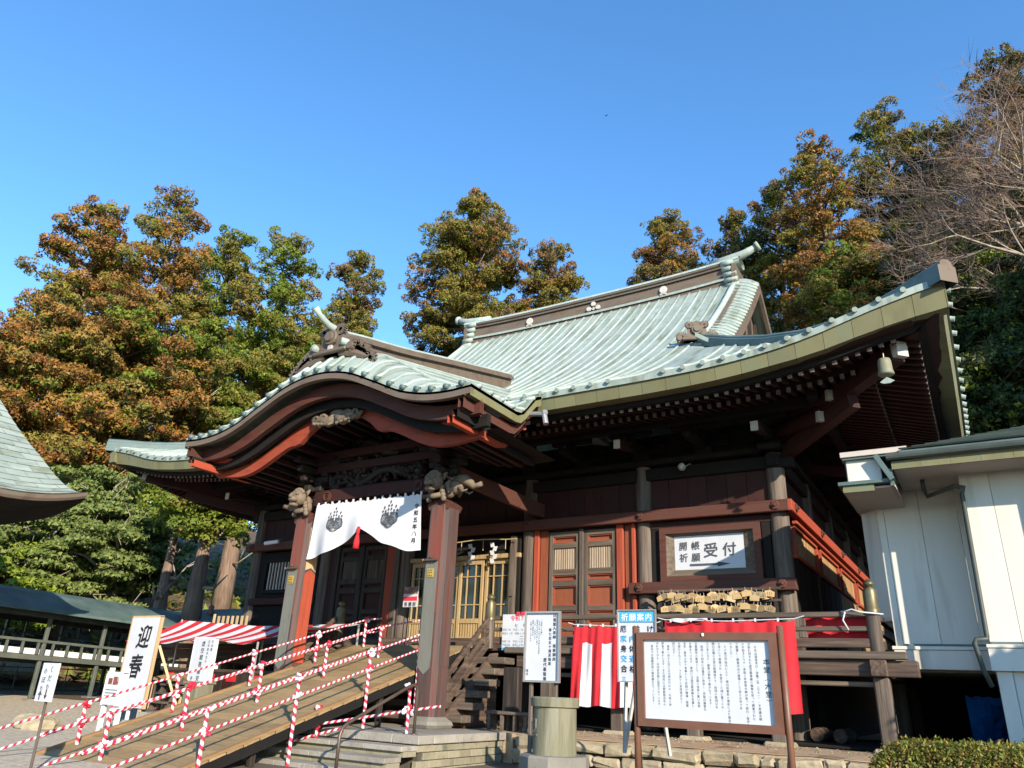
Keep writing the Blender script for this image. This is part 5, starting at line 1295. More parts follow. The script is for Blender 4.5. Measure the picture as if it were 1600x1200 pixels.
# stone urn on its round base
ur = thing('stone_urn', 'cylindrical green grey cement urn with a rim and crest on a round base', 'urn', (-4.13, 7.8, ZG))
b = MB(); c = (-4.13, 7.8, 0); b.lathe([(.235, ZT), (.232, -.16), (.262, -.15), (.266, -.07), (.25, -.055), (.215, -.06), (.2, -.12)], c, 40); smooth_auto(build(b, 'body', M['concrete'], ur), 35)
b = MB(); b.lathe([(.375, ZG-.1), (.375, ZT-.02), (.355, ZT), (.2, ZT)], c, 10); build(b, 'base', M['concrete_g'], ur)
b = MB()
def onurn(a, z, r=.237): return (c[0]+r*math.cos(a), c[1]+r*math.sin(a), z)
a0 = math.radians(-90-27.9-14)
for (du, z0), (dv, z1) in (((-.2, -.36), (-.2, -.28)), ((-.2, -.28), (.2, -.28)), ((.2, -.28), (.2, -.36)), ((-.16, -.33), (0, -.36)), ((0, -.36), (.16, -.33)), ((-.2, -.36), (0, -.40)), ((0, -.40), (.2, -.36)), ((-.3, -.43), (.0, -.44)), ((0, -.44), (.3, -.43))):
    b.tube([onurn(a0+du, z0), onurn(a0+dv, z1)], .007, 5)
build(b, 'crest', M['concrete_g'], ur)

# ------------------------------------------------------------------ white annex on the right
wb = thing('white_annex', 'white sided annex building with grey roof and downpipe at the right of the hall', 'building', (1.0, 14, ZG))
def wp(name, x0, x1, y0, y1, z0, z1, m='plaster', ch=.004, parent=wb):
    b = MB(); b.box(((x0+x1)/2, (y0+y1)/2, (z0+z1)/2), (x1-x0, y1-y0, z1-z0), ch=ch); return build(b, name, M[m], parent)
for x0, x1 in ((-1.17, -1.07), (-1.066, -.56), (-.556, -.05), (-.046, .05)): wp('wall_panel', x0, x1, 13.2, 13.32, .85, 3.35)
b = MB(); b.prism([(-1.172, 13.2), (-1.172, 13.4), (-1.38, 13.55), (-1.43, 13.47)], 'z', 1.22, 3.35); build(b, 'chamfered_corner', M['plaster'], wb)
for k, (x0, x1) in enumerate(((.05, .42), (.424, 1.03), (1.034, 1.64), (1.644, 2.25), (2.254, 3.0), (3.0, 3.8))): wp('wall_panel', x0, x1, 12.45, 12.6, .83, 3.35)
wp('wall_panel', 1.45, 3.8, 11.9, 12.449, .83, 3.1)
wp('side_wall', .05, .12, 12.6, 13.2, .83, 3.35); wp('side_wall', 3.7, 3.8, 12.6, 19, -1, 3.35); wp('back_wall', -1.3, 3.8, 18.9, 19, .5, 3.35); wp('side_wall', -1.40, -1.30, 13.55, 18.9, 1.22, 3.35)
wp('sill_ledge', -1.22, .05, 13.10, 13.22, .80, .85, 'plaster'); wp('base_band', -1.2, .02, 13.12, 13.3, .53, .796); wp('sill_flashing', -1.05, .05, 13.16, 13.199, .852, .885, 'copper_dark')
wp('sill_ledge', .0, 3.8, 12.36, 12.47, .79, .835); wp('sill_flashing', .06, 3.8, 12.41, 12.449, .837, .87, 'copper_dark'); wp('base_band', .01, 3.8, 12.38, 12.6, .50, .786)
wp('floor_slab', -1.2, .05, 13.3, 19, .50, .7, 'concrete_g')
wp('foundation_panel', .06, .24, 12.45, 12.6, ZG-.3, .498); wp('foundation_panel', .244, 1.6, 12.48, 12.6, ZG-.3, .498); wp('foundation_panel', 1.604, 3.8, 12.48, 12.6, ZG-.3, .498); wp('side_wall', .06, .14, 12.6, 18.9, ZG-.3, .498, 'iron')
# eaves
wp('soffit', -.74, 3.9, 11.72, 13.3, 3.205, 3.235, 'soffit', 0); wp('soffit', -1.46, -.745, 11.80, 13.6, 2.95, 2.98, 'soffit', 0)
x = -.75
while x < 3.8: wp('fascia_panel', x, x+.37, 11.68, 11.72, 3.175, 3.29, 'copper_edge', 0); x += .373
b = MB(); b.tube([(-.80, 11.63, 3.35), (4.0, 11.63, 3.35)], .055, 10); build(b, 'gutter', M['iron'], wb)
b = MB(); b.prism([(11.6, 3.40), (16.5, 5.15), (16.5, 5.05), (11.6, 3.32)], 'x', .0, 4.0); b2 = MB()
hip = [(-.62, 11.60, 3.42), (4.2, 11.60, 3.42), (4.2, 16.4, 5.2), (3.4, 16.4, 5.2)]
b = MB(); b.add(hip+[(-.62, 20, 3.42), (3.4, 16.45, 5.2)], [(0, 1, 2, 3), (0, 3, 4)]); b.add([Vector(p)-Vector((0, 0, .07)) for p in hip], [(3, 2, 1, 0)]); b.add([hip[0], hip[1], Vector(hip[1])-Vector((0, 0, .07)), Vector(hip[0])-Vector((0, 0, .07))], [(0, 3, 2, 1)])
rf = build(b, 'roof', M['copper_dark'], wb)
n = 24
for k in range(n):                                          # shingle courses
    f0, f1 = k/n, (k+1)/n
    def PT(f, xx): return Vector((xx, 11.58+4.8*f, 3.43+1.78*f))
    xl0, xl1 = -.62+4.0*f0, -.62+4.0*f1
    b = MB(); up = Vector((0, -.03, .016)); a, c_, d, e = PT(f0, xl0), PT(f0, 4.2), PT(f1, 4.2), PT(f1, xl1)
    b.add([a+up, c_+up, d, e, a, c_], [(0, 1, 2, 3), (4, 5, 1, 0)]); build(b, 'shingle_course', M['copper_dark'], rf)
# small upper gable piece and skirt at the left end
wp('gable_panel', -1.36, -.90, 11.76, 11.86, 3.06, 3.40); wp('gable_roof', -1.42, -.52, 11.66, 14.0, 3.42, 3.50, 'soffit'); wp('gable_roof_edge', -1.40, -.62, 11.69, 13.9, 3.385, 3.42, 'copper_dark')
b = MB(); b.beam((-.94, 11.70, 3.40), (-.76, 11.70, 3.02), .16, .07); build(b, 'barge_board', M['copper_dark'], wb)
wp('skirt_edge', -1.50, -.78, 11.68, 13.6, 3.0, 3.055, 'copper_dark'); wp('fascia_panel', -1.44, -1.02, 11.72, 11.76, 2.90, 2.998, 'copper_edge', 0)
wp('fascia_return', -.80, -.755, 11.72, 12.6, 2.95, 3.2, 'copper_dark', 0)
wp('gable_side', -1.38, -1.36, 11.86, 14.0, 3.06, 3.4)
b = MB(); dx = .03; b.tube([(-.42, 12.5, 3.19), (-.42, 12.55, 3.05), (-.40, 12.7, 2.98), (-.02, 12.36, 3.02), (.10, 12.34, 2.99), (dx+.03, 12.36, 2.9), (dx, 12.38, 1.0), (dx, 12.36, .93), (.02, 12.33, .90), (-.10, 12.3, .89), (-.13, 12.3, .84), (-.08, 12.3, .5), (-.02, 12.36, .3)], .032, 10); build(b, 'downpipe', M['iron'], wb, smooth=True)
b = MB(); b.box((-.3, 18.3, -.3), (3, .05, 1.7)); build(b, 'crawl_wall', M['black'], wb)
M['shingle'] = mat('grey_green_shingle', [(.16, .19, .17), (.23, .26, .24)], 5, rough=.8, bump=.3, rand=.15)
for o in list(rf.children): o.data.materials[0] = M['shingle']
b = MB(); q = random.Random(2)
b.grid([[(-.42+.08*i, 14.6+.12*j+.06*q.random(), .18-.10*j-(.5*math.sin(i*.5+1)*.3)*(j > 1)+.05*q.random()) for i in range(9)] for j in range(9)])
o = build(b, 'blue_tarp', M['tarp'], None); setp(o, 'blue tarpaulin bundled under the raised floor of the white annex', 'tarp')
# ------------------------------------------------------------------ left side: pavilion roof, corridor, stall and signs
pv = thing('pavilion', 'small pavilion whose steep curved copper shingle roof corner enters at the left', 'pavilion', (-21.6, 5.5, ZG))
PT_ = [(0, 3.55), (.96, 4.72), (1.79, 6.05), (2.6, 7.6), (3.9, 10.6)]
PX0, PY0, HW = -17.6, 9.5, 3.95
def pz(k, c): return smooth_tab(PT_, k)+.36*max(0, 1-c/1.9)**2*max(0, 1-k/2.2)
ks = [0, .15, .35, .6, .85, 1.1, 1.4, 1.7, 2.0, 2.4, 2.8, 3.3, 3.9]
pcx, pcy = PX0-HW, PY0-HW
def side_pt(rot, t, k):                                     # t: -1..1 along the eave
    h = HW-k; v = Vector((HW-k, t*h, 0)); v.rotate(Matrix.Rotation(rot, 3, 'Z')); c = (1-abs(t))*h+k
    return (pcx+v.x, pcy+v.y, pz(k, c))
b = MB(); NT = 28
for r in range(4):
    b.grid([[side_pt(r*math.pi/2, -1+2*i/NT, k) for i in range(NT+1)] for k in ks])
prf = smooth_auto(build(b, 'roof', M['copper'], pv, smooth=True), 40)
nrow = 30                                                   # visible slope: courses of copper shingles
for j in range(nrow):
    k0, k1 = 2.9*j/nrow, 2.9*(j+1)/nrow
    L0 = HW-k0; n = max(3, int(2*L0/.45)); off = .5*(j % 2)
    for i in range(-1, n+1):
        t0, t1 = -1+2*(i+off)/n, -1+2*(i+1+off)/n
        t0, t1 = max(-1, t0), min(1, t1)
        if t1-t0 < .02 or t1 < -.1: continue
        P = [Vector(side_pt(0, t0+.002, k0)), Vector(side_pt(0, t1-.002, k0)), Vector(side_pt(0, t1-.002, k1)), Vector(side_pt(0, t0+.002, k1))]
        o_ = Vector((.022, 0, .012)); b = MB(); b.add([P[0]+o_, P[1]+o_, P[2]+o_*.25, P[3]+o_*.25, P[0], P[1]], [(0, 1, 2, 3), (4, 5, 1, 0)])
        build(b, 'shingle', M['copper'], prf)
b = MB()
for r in range(4):
    ev = [side_pt(r*math.pi/2, -1+2*i/NT, 0) for i in range(NT+1)]; iv = [side_pt(r*math.pi/2, -1+2*i/NT, .12) for i in range(NT+1)]
    for z0, z1, e in ((-.005, -.09, 0), (-.09, -.16, .06)):
        A = [(p[0], p[1], p[2]+z0) for p in ev]; B = [(p[0]+(q[0]-p[0])*e*5, p[1]+(q[1]-p[1])*e*5, p[2]+z1) for p, q in zip(ev, iv)]
        b.grid([A, B], mi=0)
build(b, 'eave_edge', M['copper_brown'], pv)
b = MB()
for r in range(4):
    b.grid([[(lambda p, q=q: (p[0], p[1], p[2]-.16-dz))(side_pt(r*math.pi/2, -1+2*i/NT, 0) if k == 0 else (lambda v: (pcx+v[0], pcy+v[1], 3.05))((math.cos(r*math.pi/2)*(HW-k)-math.sin(r*math.pi/2)*(-1+2*i/NT)*(HW-k), math.sin(r*math.pi/2)*(HW-k)+math.cos(r*math.pi/2)*(-1+2*i/NT)*(HW-k)))) for i in range(NT+1)] for k, dz in ((0, 0), (1.7, -.12), (3.9, -.12))], flip=True)
build(b, 'soffit', M['dark'], pv)
b = MB(); b.box((pcx, pcy, 1.1), (4.2, 4.2, 4.3)); build(b, 'wall', M['redwood'], pv)
for sx in (-1, 1):
    for sy in (-1, 1):
        b = MB(); b.tube([(pcx+sx*2.15, pcy+sy*2.15, ZG), (pcx+sx*2.15, pcy+sy*2.15, 3.2)], .16, 12); build(b, 'column', M['redwood'], pv, smooth=True)

# roofed corridor on posts
cr = thing('corridor', 'raised dark corridor with green copper roof leading to the left side of the hall', 'corridor', (-24, 14, -.9))
CF, CE, CRG = .36, 1.52, 2.12
xc0, xc1 = -23.0, -25.3; xm = (xc0+xc1)/2
def cz(y): return -.028*(y-12.5)
b = MB(); ya, yb = 6.0, 18.9; ny = 16
prof = [(xc0+.55, CE), (xc0+.1, CE+.20), (xm+.5, CRG-.08), (xm, CRG+.06), (xm-.5, CRG-.08), (xc1-.1, CE+.2), (xc1-.55, CE)]
b.slab([[(x, ya+(yb-ya)*i/ny, z+cz(ya+(yb-ya)*i/ny)) for i in range(ny+1)] for x, z in prof][::-1], .07)
build(b, 'roof', M['copper_dark'], cr, smooth=False)
b = MB(); prof2 = [(17.2, CE+.22), (17.6, CE+.40), (18.3, CRG+.12), (19.0, CE+.40), (19.4, CE+.22)]
b.slab([[(-24.2+7.4*i/10, y, z) for i in range(11)] for y, z in prof2], .07); build(b, 'roof', M['copper_dark'], cr)
b = MB(); b.lathe([(.12, 0), (.14, .1), (.05, .16), (.10, .26), (.02, .34)], (-22.9, 17.6, CE+.45), 12); build(b, 'roof_finial', M['carving'], cr, smooth=True)
for y in (7.2, 8.9, 10.6, 12.3, 14.0, 15.7, 17.4):
    for x in (xc0, xc1):
        zf = terrain(x, y)-.05
        b = MB(); b.box((x, y, (zf+CE+cz(y))/2), (.10, .10, CE+cz(y)-zf), ch=.012); build(b, 'post', M['postgreen'] if x == xc0 else M['iron'], cr)
        if x == xc0:
            b = MB(); b.box((x, y, zf+.03), (.3, .3, .1)); build(b, 'post_footing', M['concrete_g'], cr)
for x in (-21.2, -19.4, -17.6):
    for y in (17.5, 19.1):
        zf = terrain(x, y)-.05; b = MB(); b.box((x, y, (zf+CE+.3)/2), (.13, .13, CE+.3-zf), ch=.012); build(b, 'post', M['iron'], cr)
def cb(name, x, z0, z1, th, m, y0=6.2, y1=18.6):
    b = MB(); b.beam((x, y0, (z0+z1)/2+cz(y0)), (x, y1, (z0+z1)/2+cz(y1)), th, z1-z0); return build(b, name, M[m], cr)
cb('floor_beam', xc0+.04, CF-.15, CF-.02, .12, 'postgreen'); cb('handrail', xc0+.04, .68, .75, .09, 'postgreen'); cb('kick_board', xc0-.1, CF, CF+.15, .03, 'whitepaint')
cb('handrail', xc1, .68, .75, .09, 'iron'); cb('floor_beam', xc1, CF-.20, CF-.02, .14, 'iron'); cb('eave_plate', xc0, CE-.18, CE-.04, .16, 'iron'); cb('eave_plate', xc1, CE-.18, CE-.04, .16, 'iron')
b = MB(); b.beam((xm, 6.2, CF-.04+cz(6.2)), (xm, 18.6, CF-.04+cz(18.6)), 2.3, .06); build(b, 'floor', M['wood_y'], cr)
b = MB(); b.box((-20.3, 18.3, CF-.2), (6, 1.6, .08)); build(b, 'floor', M['wood_x'], cr)
y = 6.6
while y < 17.2:
    b = MB(); b.box((xc0+.04, y, (CF+.68)/2+cz(y)), (.05, .06, .68-CF)); build(b, 'baluster', M['postgreen'], cr); y += .425
b = MB(); b.box((-20.1, 17.45, .72), (6, .07, .07)); b.box((-20.1, 17.45, .5), (6, .05, .05)); build(b, 'handrail', M['iron'], cr)
for y in np.arange(7.2, 17, 1.7):
    b = MB(); b.box((xc1+.02, y+.55, 1.0+cz(y)), (.05, .06, 1.0)); b.box((xc1+.02, y+.85, 1.0+cz(y)), (.04, 1.6, .05)); build(b, 'lattice', M['iron'], cr)
# iron fence behind the corridor
fe = thing('iron_fence', 'thin dark iron fence standing in the shade below the corridor', 'fence', (-26.2, 12, -.8))
for z in (-.62, .02):
    b = MB(); b.tube([(-26.2, 6, z), (-26.2, 18.5, z)], .018, 6); build(b, 'rail', M['iron'], fe)
for y in np.arange(6.2, 18.4, .8):
    b = MB(); b.tube([(-26.2, y, terrain(-26.2, y)), (-26.2, y, .06)], .02, 6); build(b, 'upright', M['iron'], fe)
# boulders and stones
def boulder(c, r, sc, seed, label, m='rough_stone'):
    q = random.Random(seed); b = MB(); b.sphere((0, 0, 0), r, 14, 9, sc=sc)
    b.v = [tuple(Vector(p)*(1+.22*noise.noise(Vector(p)*1.6/r+Vector((seed*3.1, 0, 0))))+Vector(c)) for p in b.v]
    o = build(b, 'boulder', M[m], None, smooth=False); setp(o, label, 'boulder')
boulder((-28.5, 13.3, .25), .75, (1, 1.1, 1), 3, 'big pale boulder on the slope behind the corridor')
boulder((-29.5, 15.2, -.05), .6, (1.2, 1.2, .6), 5, 'low reddish rock beside the pale boulder behind the corridor')
boulder((-15.6, 8.6, ZG+.06), .36, (1.6, 1, .6), 7, 'long low rock lying on the gravel left of the ramp')
b = MB(); b.box((-17.0, 8.0, ZG+.14), (.5, .5, .5), ch=.03); o = build(b, 'stone_block', M['stone_y'], None); setp(o, 'square stained stone block on the gravel at the left edge', 'stone block')

# striped awning over a stall, its counter and odds and ends
aw = thing('awning', 'red and white striped cloth awning stretched over a stall left of the porch', 'awning', (-14, 11.8, -.7))
NS_ = 22; b = MB(); rows = []; per = 4
for j in range(11):
    s = j/10; row = []
    for i in range(NS_*per+1):
        u = i/(NS_*per); x = -16.95+5.95*u-.45*s
        zt = 1.36-.16*min(1, u*2.2)+.10*max(0, u-.55); zb = .74-.05*math.sin(u*9)-.06*sstep(.3, .6, u)*(1-sstep(.6, .8, u))+.32*sstep(.68, 1, u)
        z = zt+(zb-zt)*s**.9-.03*math.sin(u*30)*s-.05*math.sin(math.pi*s)
        row.append((x, 12.25-1.1*s, z*.9+.03))
    rows.append(row)
b.grid(rows, flip=True); b.m = [(k % (NS_*per))//per % 2 for k in range(len(b.f))]
build(b, 'cloth', [M['cloth_red'], M['cloth_white']], aw, smooth=True)
for x, y, zt in ((-16.9, 12.2, 1.27), (-13.9, 12.2, 1.1), (-11.1, 12.2, 1.12), (-17.2, 11.2, .75), (-12.9, 11.2, .7)):
    b = MB(); b.tube([(x, y, ZT-.25), (x, y, zt)], .025, 8); build(b, 'pole', M['alum'], aw)
ct = thing('stall_counter', 'dark wooden stall counter with papers in the shade below the striped awning', 'counter', (-14.6, 12.0, -.75))
b = MB(); b.box((-14.4, 11.95, .12), (4.2, .6, .07), ch=.01); build(b, 'top', M['wood_x'], ct)
for k in range(12):
    b = MB(); b.box((-16.3+.35*k, 11.68, -.36), (.335, .03, .88), ch=.005); build(b, 'front_board', M['wood_z'] if k % 3 else M['maroon'], ct)
b = MB(); b.box((-14.4, 12.3, .5), (4.2, .04, .40)); build(b, 'back_board', M['wood_x'], ct)
for k in range(5):
    b = MB(); b.box((-16.2+.7*k, 11.66, -.02), (.3, .012, .14)); build(b, 'red_cloth_strip', M['cloth_red'], ct)
b = MB(); b.box((-15.2, 11.8, .2), (.5, .3, .1)); build(b, 'paper_box', M['whitepaint'], ct)
pk = thing('picket_rack', 'pale rack of short wooden pickets on the veranda above the striped awning', 'rack', (-15.7, 12.75, .75))
for k in range(8):
    b = MB(); b.box((-16.35+.17*k, 12.7, 1.14+.05*(k == 0)), (.06, .03, .5)); build(b, 'picket', M['lumber'], pk)
b = MB(); b.box((-15.7, 12.73, 1.0), (1.6, .04, .06)); build(b, 'rail', M['lumber'], pk)
bn = thing('slatted_bench', 'orange brown slatted bench top beside the step shelf under the awning', 'bench', (-15.3, 11.2, -.8))
for k in range(10):
    b = MB(); b.box((-16.0+.125*k, 11.3, -.05), (.095, .6, .04), Matrix.Rotation(.2, 3, 'X'), ch=.006); build(b, 'slat', M['slattan'], bn)
for x in (-16.0, -14.9):
    for y in (11.1, 11.5):
        b = MB(); b.box((x, y, -.52), (.06, .06, .85)); build(b, 'leg', M['lumber'], bn)
ld = thing('step_shelf', 'small weathered wooden step shelf standing behind the welcome board', 'shelf', (-14.9, 10.6, ZG))
for k in range(4):
    b = MB(); b.box((-14.85, 10.5+.1*k, ZG+.34+.17*k), (.55, .22, .04), ch=.006); build(b, 'step', M['greywood_x'], ld)
for x in (-15.1, -14.6):
    b = MB(); b.beam((x, 10.4, ZG), (x, 10.9, ZG+.98), .05, .12); build(b, 'side', M['greywood'], ld)
b = MB(); b.box((-14.05, 10.85, -.57), (.42, .4, .85), ch=.015); b.box((-14.05, 10.85, -.13), (.47, .45, .04)); o = build(b, 'cabinet', M['concrete'], None); setp(o, 'low grey green cabinet between the bench and the striped barrier', 'cabinet')

def textboard(name, label, cat, cx, y, z0, z1, wd, lean, build_fn, legs, legm, panelm='paper', framem='lumber', yaw=0):
    """upright board built at its place, leaning back by lean radians about its foot"""
    t = thing(name, label, cat, (cx, y, ZG)); Mx = Matrix.Translation((cx, y, ZG)) @ Matrix.Rotation(yaw, 4, 'Z') @ Matrix.Rotation(-lean, 4, 'X') @ Matrix.Translation((-cx, -y, -ZG))
    def B(mb, n, m, sm=False): mb.xf(Mx); return build(mb, n, M[m] if isinstance(m, str) else m, t, smooth=sm)
    b = MB(); b.box((cx, y, (z0+z1)/2), (wd, .03, z1-z0)); B(b, 'panel', panelm)
    if framem:
        for x in (cx-wd/2, cx+wd/2):
            b = MB(); b.box((x, y+.015, (z0+z1)/2), (.035, .07, z1-z0+.02)); B(b, 'frame_side', framem)
        b = MB(); b.box((cx, y+.015, z1+.01), (wd+.035, .07, .03)); B(b, 'frame_top', framem)
    for x in legs:
        b = MB(); b.box((x, y+.05, (ZG+z0+.6)/2), (.09, .05, z0+.6-ZG)); B(b, 'leg', legm)
    build_fn(B, y-.0165); return t
def f1(B, y):
    b = MB(); put(b, '迎', -15.24, .72, .49, y, bold=.022, shear=.10, sx=.92); put(b, '春', -15.33, .13, .50, y, bold=.022, shear=.10, sx=.92); B(b, 'lettering', 'ink')
t = textboard('welcome_board', 'tall white board with two big black brush characters on lumber legs', 'sign', -15.29, 10.19, -.66, 1.12, .98, 0, f1, (-15.65, -14.95), 'lumber')
b = MB(); b.beam((-14.78, 10.25, .55), (-14.35, 10.9, ZG), .035, .05); build(b, 'prop', M['lumber'], t)
b = MB(); b.box((-15.42, 10.3, -.75), (.09, .03, .6)); build(b, 'leg', M['whitepaint'], t)
def f2(B, y):
    b = MB(); vtext(b, '虚空蔵菩薩安置', -14.33, .64, .115, y, 1.2, bold=.02); vtext(b, '丑年寅年生れ', -14.16, .68, .065, y, 1.2, bold=.012); vtext(b, '守本尊', -14.05, .68, .065, y, 1.2, bold=.012); vtext(b, '清澄寺', -14.53, -.05, .07, y, 1.2, bold=.012); B(b, 'lettering', 'ink_grey')
textboard('shrine_sign', 'narrow white sign with vertical lettering on white legs under the striped awning', 'sign', -14.3, 11.0, -.37, .75, .68, 0, f2, (-14.58, -14.02), 'whitepaint', framem='whitepaint')
def f3(B, y):
    b = MB(); b.box((-13.28, y, -.15), (.11, .004, .10)); b.box((-13.12, y, -.14), (.15, .004, .13)); B(b, 'photo', 'photo')
    b = MB()
    for k in range(3): b.box((-13.2, y, -.29-.05*k), (.34, .003, .012))
    B(b, 'lettering', 'ink_grey')
textboard('photo_notice', 'low white notice with two small photos half hidden by the welcome board', 'sign', -13.16, 8.42, -.53, -.02, .5, 0, f3, (-13.4, -12.95), 'whitepaint', framem='whitepaint')
def f4(B, y):
    b = MB(); vtext(b, 'くだり', -9.02, .0, .075, y, 1.25, bold=.01); vtext(b, 'のぼり', -9.135, -.02, .075, y, 1.25, bold=.01)
    b.prism([(-9.125, -.32), (-9.145, -.32), (-9.145, -.27), (-9.175, -.27), (-9.135, -.22), (-9.095, -.27), (-9.125, -.27)], 'y', y-.002, y); B(b, 'lettering', 'ink_grey')
    b = MB(); b.prism([(-9.01, -.21), (-9.03, -.21), (-9.03, -.27), (-9.05, -.27), (-9.02, -.31), (-8.99, -.27), (-9.01, -.27)], 'y', y-.002, y); B(b, 'arrow', 'redwood')
t = textboard('direction_sign', 'small white placard with kana and an arrow on a thin stake left of the ramp', 'sign', -9.07, 5.0, -.335, .065, .30, 0, f4, (), 'greywood', framem=None)
b = MB(); b.tube([(-9.0, 5.02, ZG-.05), (-9.05, 5.02, -.1)], .016, 8); build(b, 'stake', M['greywood'], t)
# ------------------------------------------------------------------ trees
def leaf_object(name, P, N, S, C, parent, asp=.55, seed=0, m=None, flat=.65, rough=.55):
    """P centres, N outward directions, S sizes, C colours (arrays): small pointed leaf sprays"""
    n = len(P); g = np.random.default_rng(seed)
    r = g.normal(size=(n, 3)); nrm = lambda q: q/np.maximum(1e-6, np.linalg.norm(q, axis=1))[:, None]
    U1 = nrm(N+rough*r); W1 = nrm(np.cross(U1, g.normal(size=(n, 3))))             # sprays standing out of the tuft
    Q = nrm(N+rough*r); U2 = nrm(np.cross(Q, g.normal(size=(n, 3)))); W2 = np.cross(Q, U2)   # sprays lying on its outside
    k = (g.random(n) < flat)[:, None]; U = np.where(k, U2, U1); W = np.where(k, W2, W1)
    B = np.cross(U, W); s = S[:, None]
    V = np.stack([P-W*s*asp*.5-U*s*.2, P+W*s*asp*.5-U*s*.2+B*s*.12, P+U*s*.7], 1).reshape(-1, 3)
    o0 = np.array(parent_loc(parent)); me = bpy.data.meshes.new(name)
    me.vertices.add(3*n); me.vertices.foreach_set('co', (V-o0).astype(np.float32).ravel())
    me.loops.add(3*n); me.loops.foreach_set('vertex_index', np.arange(3*n).astype(np.int32))
    me.polygons.add(n); me.polygons.foreach_set('loop_start', (np.arange(n)*3).astype(np.int32))
    me.update(calc_edges=True)
    at = me.attributes.new('tint', 'FLOAT_COLOR', 'POINT')
    cc = np.concatenate([np.repeat(C, 3, axis=0), np.ones((3*n, 1))], 1); at.data.foreach_set('color', cc.astype(np.float32).ravel())
    me.materials.append(m or M['leaf'])
    return place(me, name, parent_loc(parent), parent)
def parent_loc(p): return WL[p.name] if p else Vector((0, 0, 0))
OR = np.array([(.30, .155, .036), (.34, .18, .04), (.25, .115, .032)]); OL = np.array([(.235, .19, .036), (.20, .18, .034), (.26, .185, .044)])
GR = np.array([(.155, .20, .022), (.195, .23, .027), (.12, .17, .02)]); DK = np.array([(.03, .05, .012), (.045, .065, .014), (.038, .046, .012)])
LG = np.array([(.165, .205, .055), (.20, .235, .065), (.125, .175, .045)]); BW = np.array([(.20, .125, .06), (.17, .13, .055), (.23, .14, .07)])
def cedar(label, base, h, R, mix, cb=.25, seed=0, nb=40, lean=(0, 0), shape=2.2, dens=1.0, name='cedar_tree', cat='tree', trunk_r=None, leaf=.165, grp=None, tuft=.66):
    """tall cedar: trunk, rising boughs, round billowing tufts of foliage; mix = list of (palette, weight) for the outer sprays"""
    g = np.random.default_rng(seed); t = thing(name, label, cat, base, group=grp); b0 = Vector(base)
    tr = trunk_r or h*.014+.10
    tb = MB(); pts = [(b0.x+lean[0]*f*f, b0.y+lean[1]*f*f, b0.z-.4+(h+.1)*f) for f in np.linspace(0, .95, 9)]
    tb.tube(pts, [tr*(1.25-1.18*f) for f in np.linspace(0, 1, 9)], 9)
    limbs = MB(); P = []; N = []; S = []; C = []; cum = np.cumsum([w_ for _, w_ in mix]); cum = cum/cum[-1]
    def clump(c, r, pal0):
        """billowing tuft: smaller knobs of outward lying sprays, dark twiggy inside"""
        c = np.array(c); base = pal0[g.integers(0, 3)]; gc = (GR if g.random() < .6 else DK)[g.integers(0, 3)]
        m = 6; D = g.normal(size=(m, 3)); D[:, 2] = np.abs(D[:, 2])*.9-.25; D /= np.linalg.norm(D, axis=1)[:, None]
        for k in range(m):
            r2 = r*g.uniform(.42, .62); n = int(42*dens*max(.4, (r2/.33)**1.6)); v = g.normal(size=(n, 3)); v /= np.linalg.norm(v, axis=1)[:, None]
            flip = (v*D[k]).sum(1) < -.3; v[flip] *= -1
            p = c+D[k]*r*np.array([.62, .62, .45])+v*(g.uniform(.62, 1, n)**.6)[:, None]*r2*np.array([1, 1, .85])
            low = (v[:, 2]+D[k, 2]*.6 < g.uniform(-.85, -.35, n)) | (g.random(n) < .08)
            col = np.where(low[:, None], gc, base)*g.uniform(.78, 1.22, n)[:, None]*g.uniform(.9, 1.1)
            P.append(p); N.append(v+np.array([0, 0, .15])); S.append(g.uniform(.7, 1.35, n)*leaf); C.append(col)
    ga = 2.399963; pick = lambda: mix[int(np.searchsorted(cum, g.random()))][0]
    tiers = max(5, int(h*(1-cb)/1.7))
    for i in range(nb):
        u = (i+.5)/nb; u = min(.97, (math.floor(u*tiers)+.5)/tiers*.55+u*.45); f = cb+(1-cb)*u; ang = i*ga+g.uniform(-.6, .6)
        prof = (.62+.38*min(1., u*3.2))*max(.02, 1-u**shape)**.62+.10
        L = R*prof*g.uniform(.60, 1.15)
        ax = Vector((b0.x+lean[0]*f*f, b0.y+lean[1]*f*f, b0.z+h*f))
        d = Vector((math.cos(ang), math.sin(ang), 0)); rise = .05+.40*u
        pts = [ax, ax+d*L*.5+Vector((0, 0, L*rise*.25)), ax+d*L+Vector((0, 0, L*rise*.6))]
        limbs.tube(pts, [tr*.26*(1.05-u*.7), tr*.18*(1-u*.6), .02], 5, cap=False)
        pal0 = pick(); nt = max(1, int(round(L/.85)))
        for k in range(nt):
            q = (.18+.82*(k+.5*g.random()+.4)/nt)
            c = pts[0].lerp(pts[1], q*2) if q < .5 else pts[1].lerp(pts[2], min(1, q*2-1))
            side = Vector((-d.y, d.x, 0))
            for s_ in ((-1, 1) if q*L > 1.25 else (g.choice([-1, 1]),)):
                cc = c+side*float(s_)*g.uniform(.15, .5)*q*L*.5+Vector((0, 0, g.uniform(-.25, .3)))
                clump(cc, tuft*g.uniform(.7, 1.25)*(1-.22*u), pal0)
    tip = Vector((b0.x+lean[0], b0.y+lean[1], b0.z+h))
    for k in range(4): clump(tip+Vector((g.uniform(-.5, .5), g.uniform(-.5, .5), -.55-.35*k)), tuft*.72, pick())
    P = np.concatenate(P); N = np.concatenate(N); S = np.concatenate(S); C = np.concatenate(C)
    build(tb, 'trunk', M['bark'], t, smooth=True)
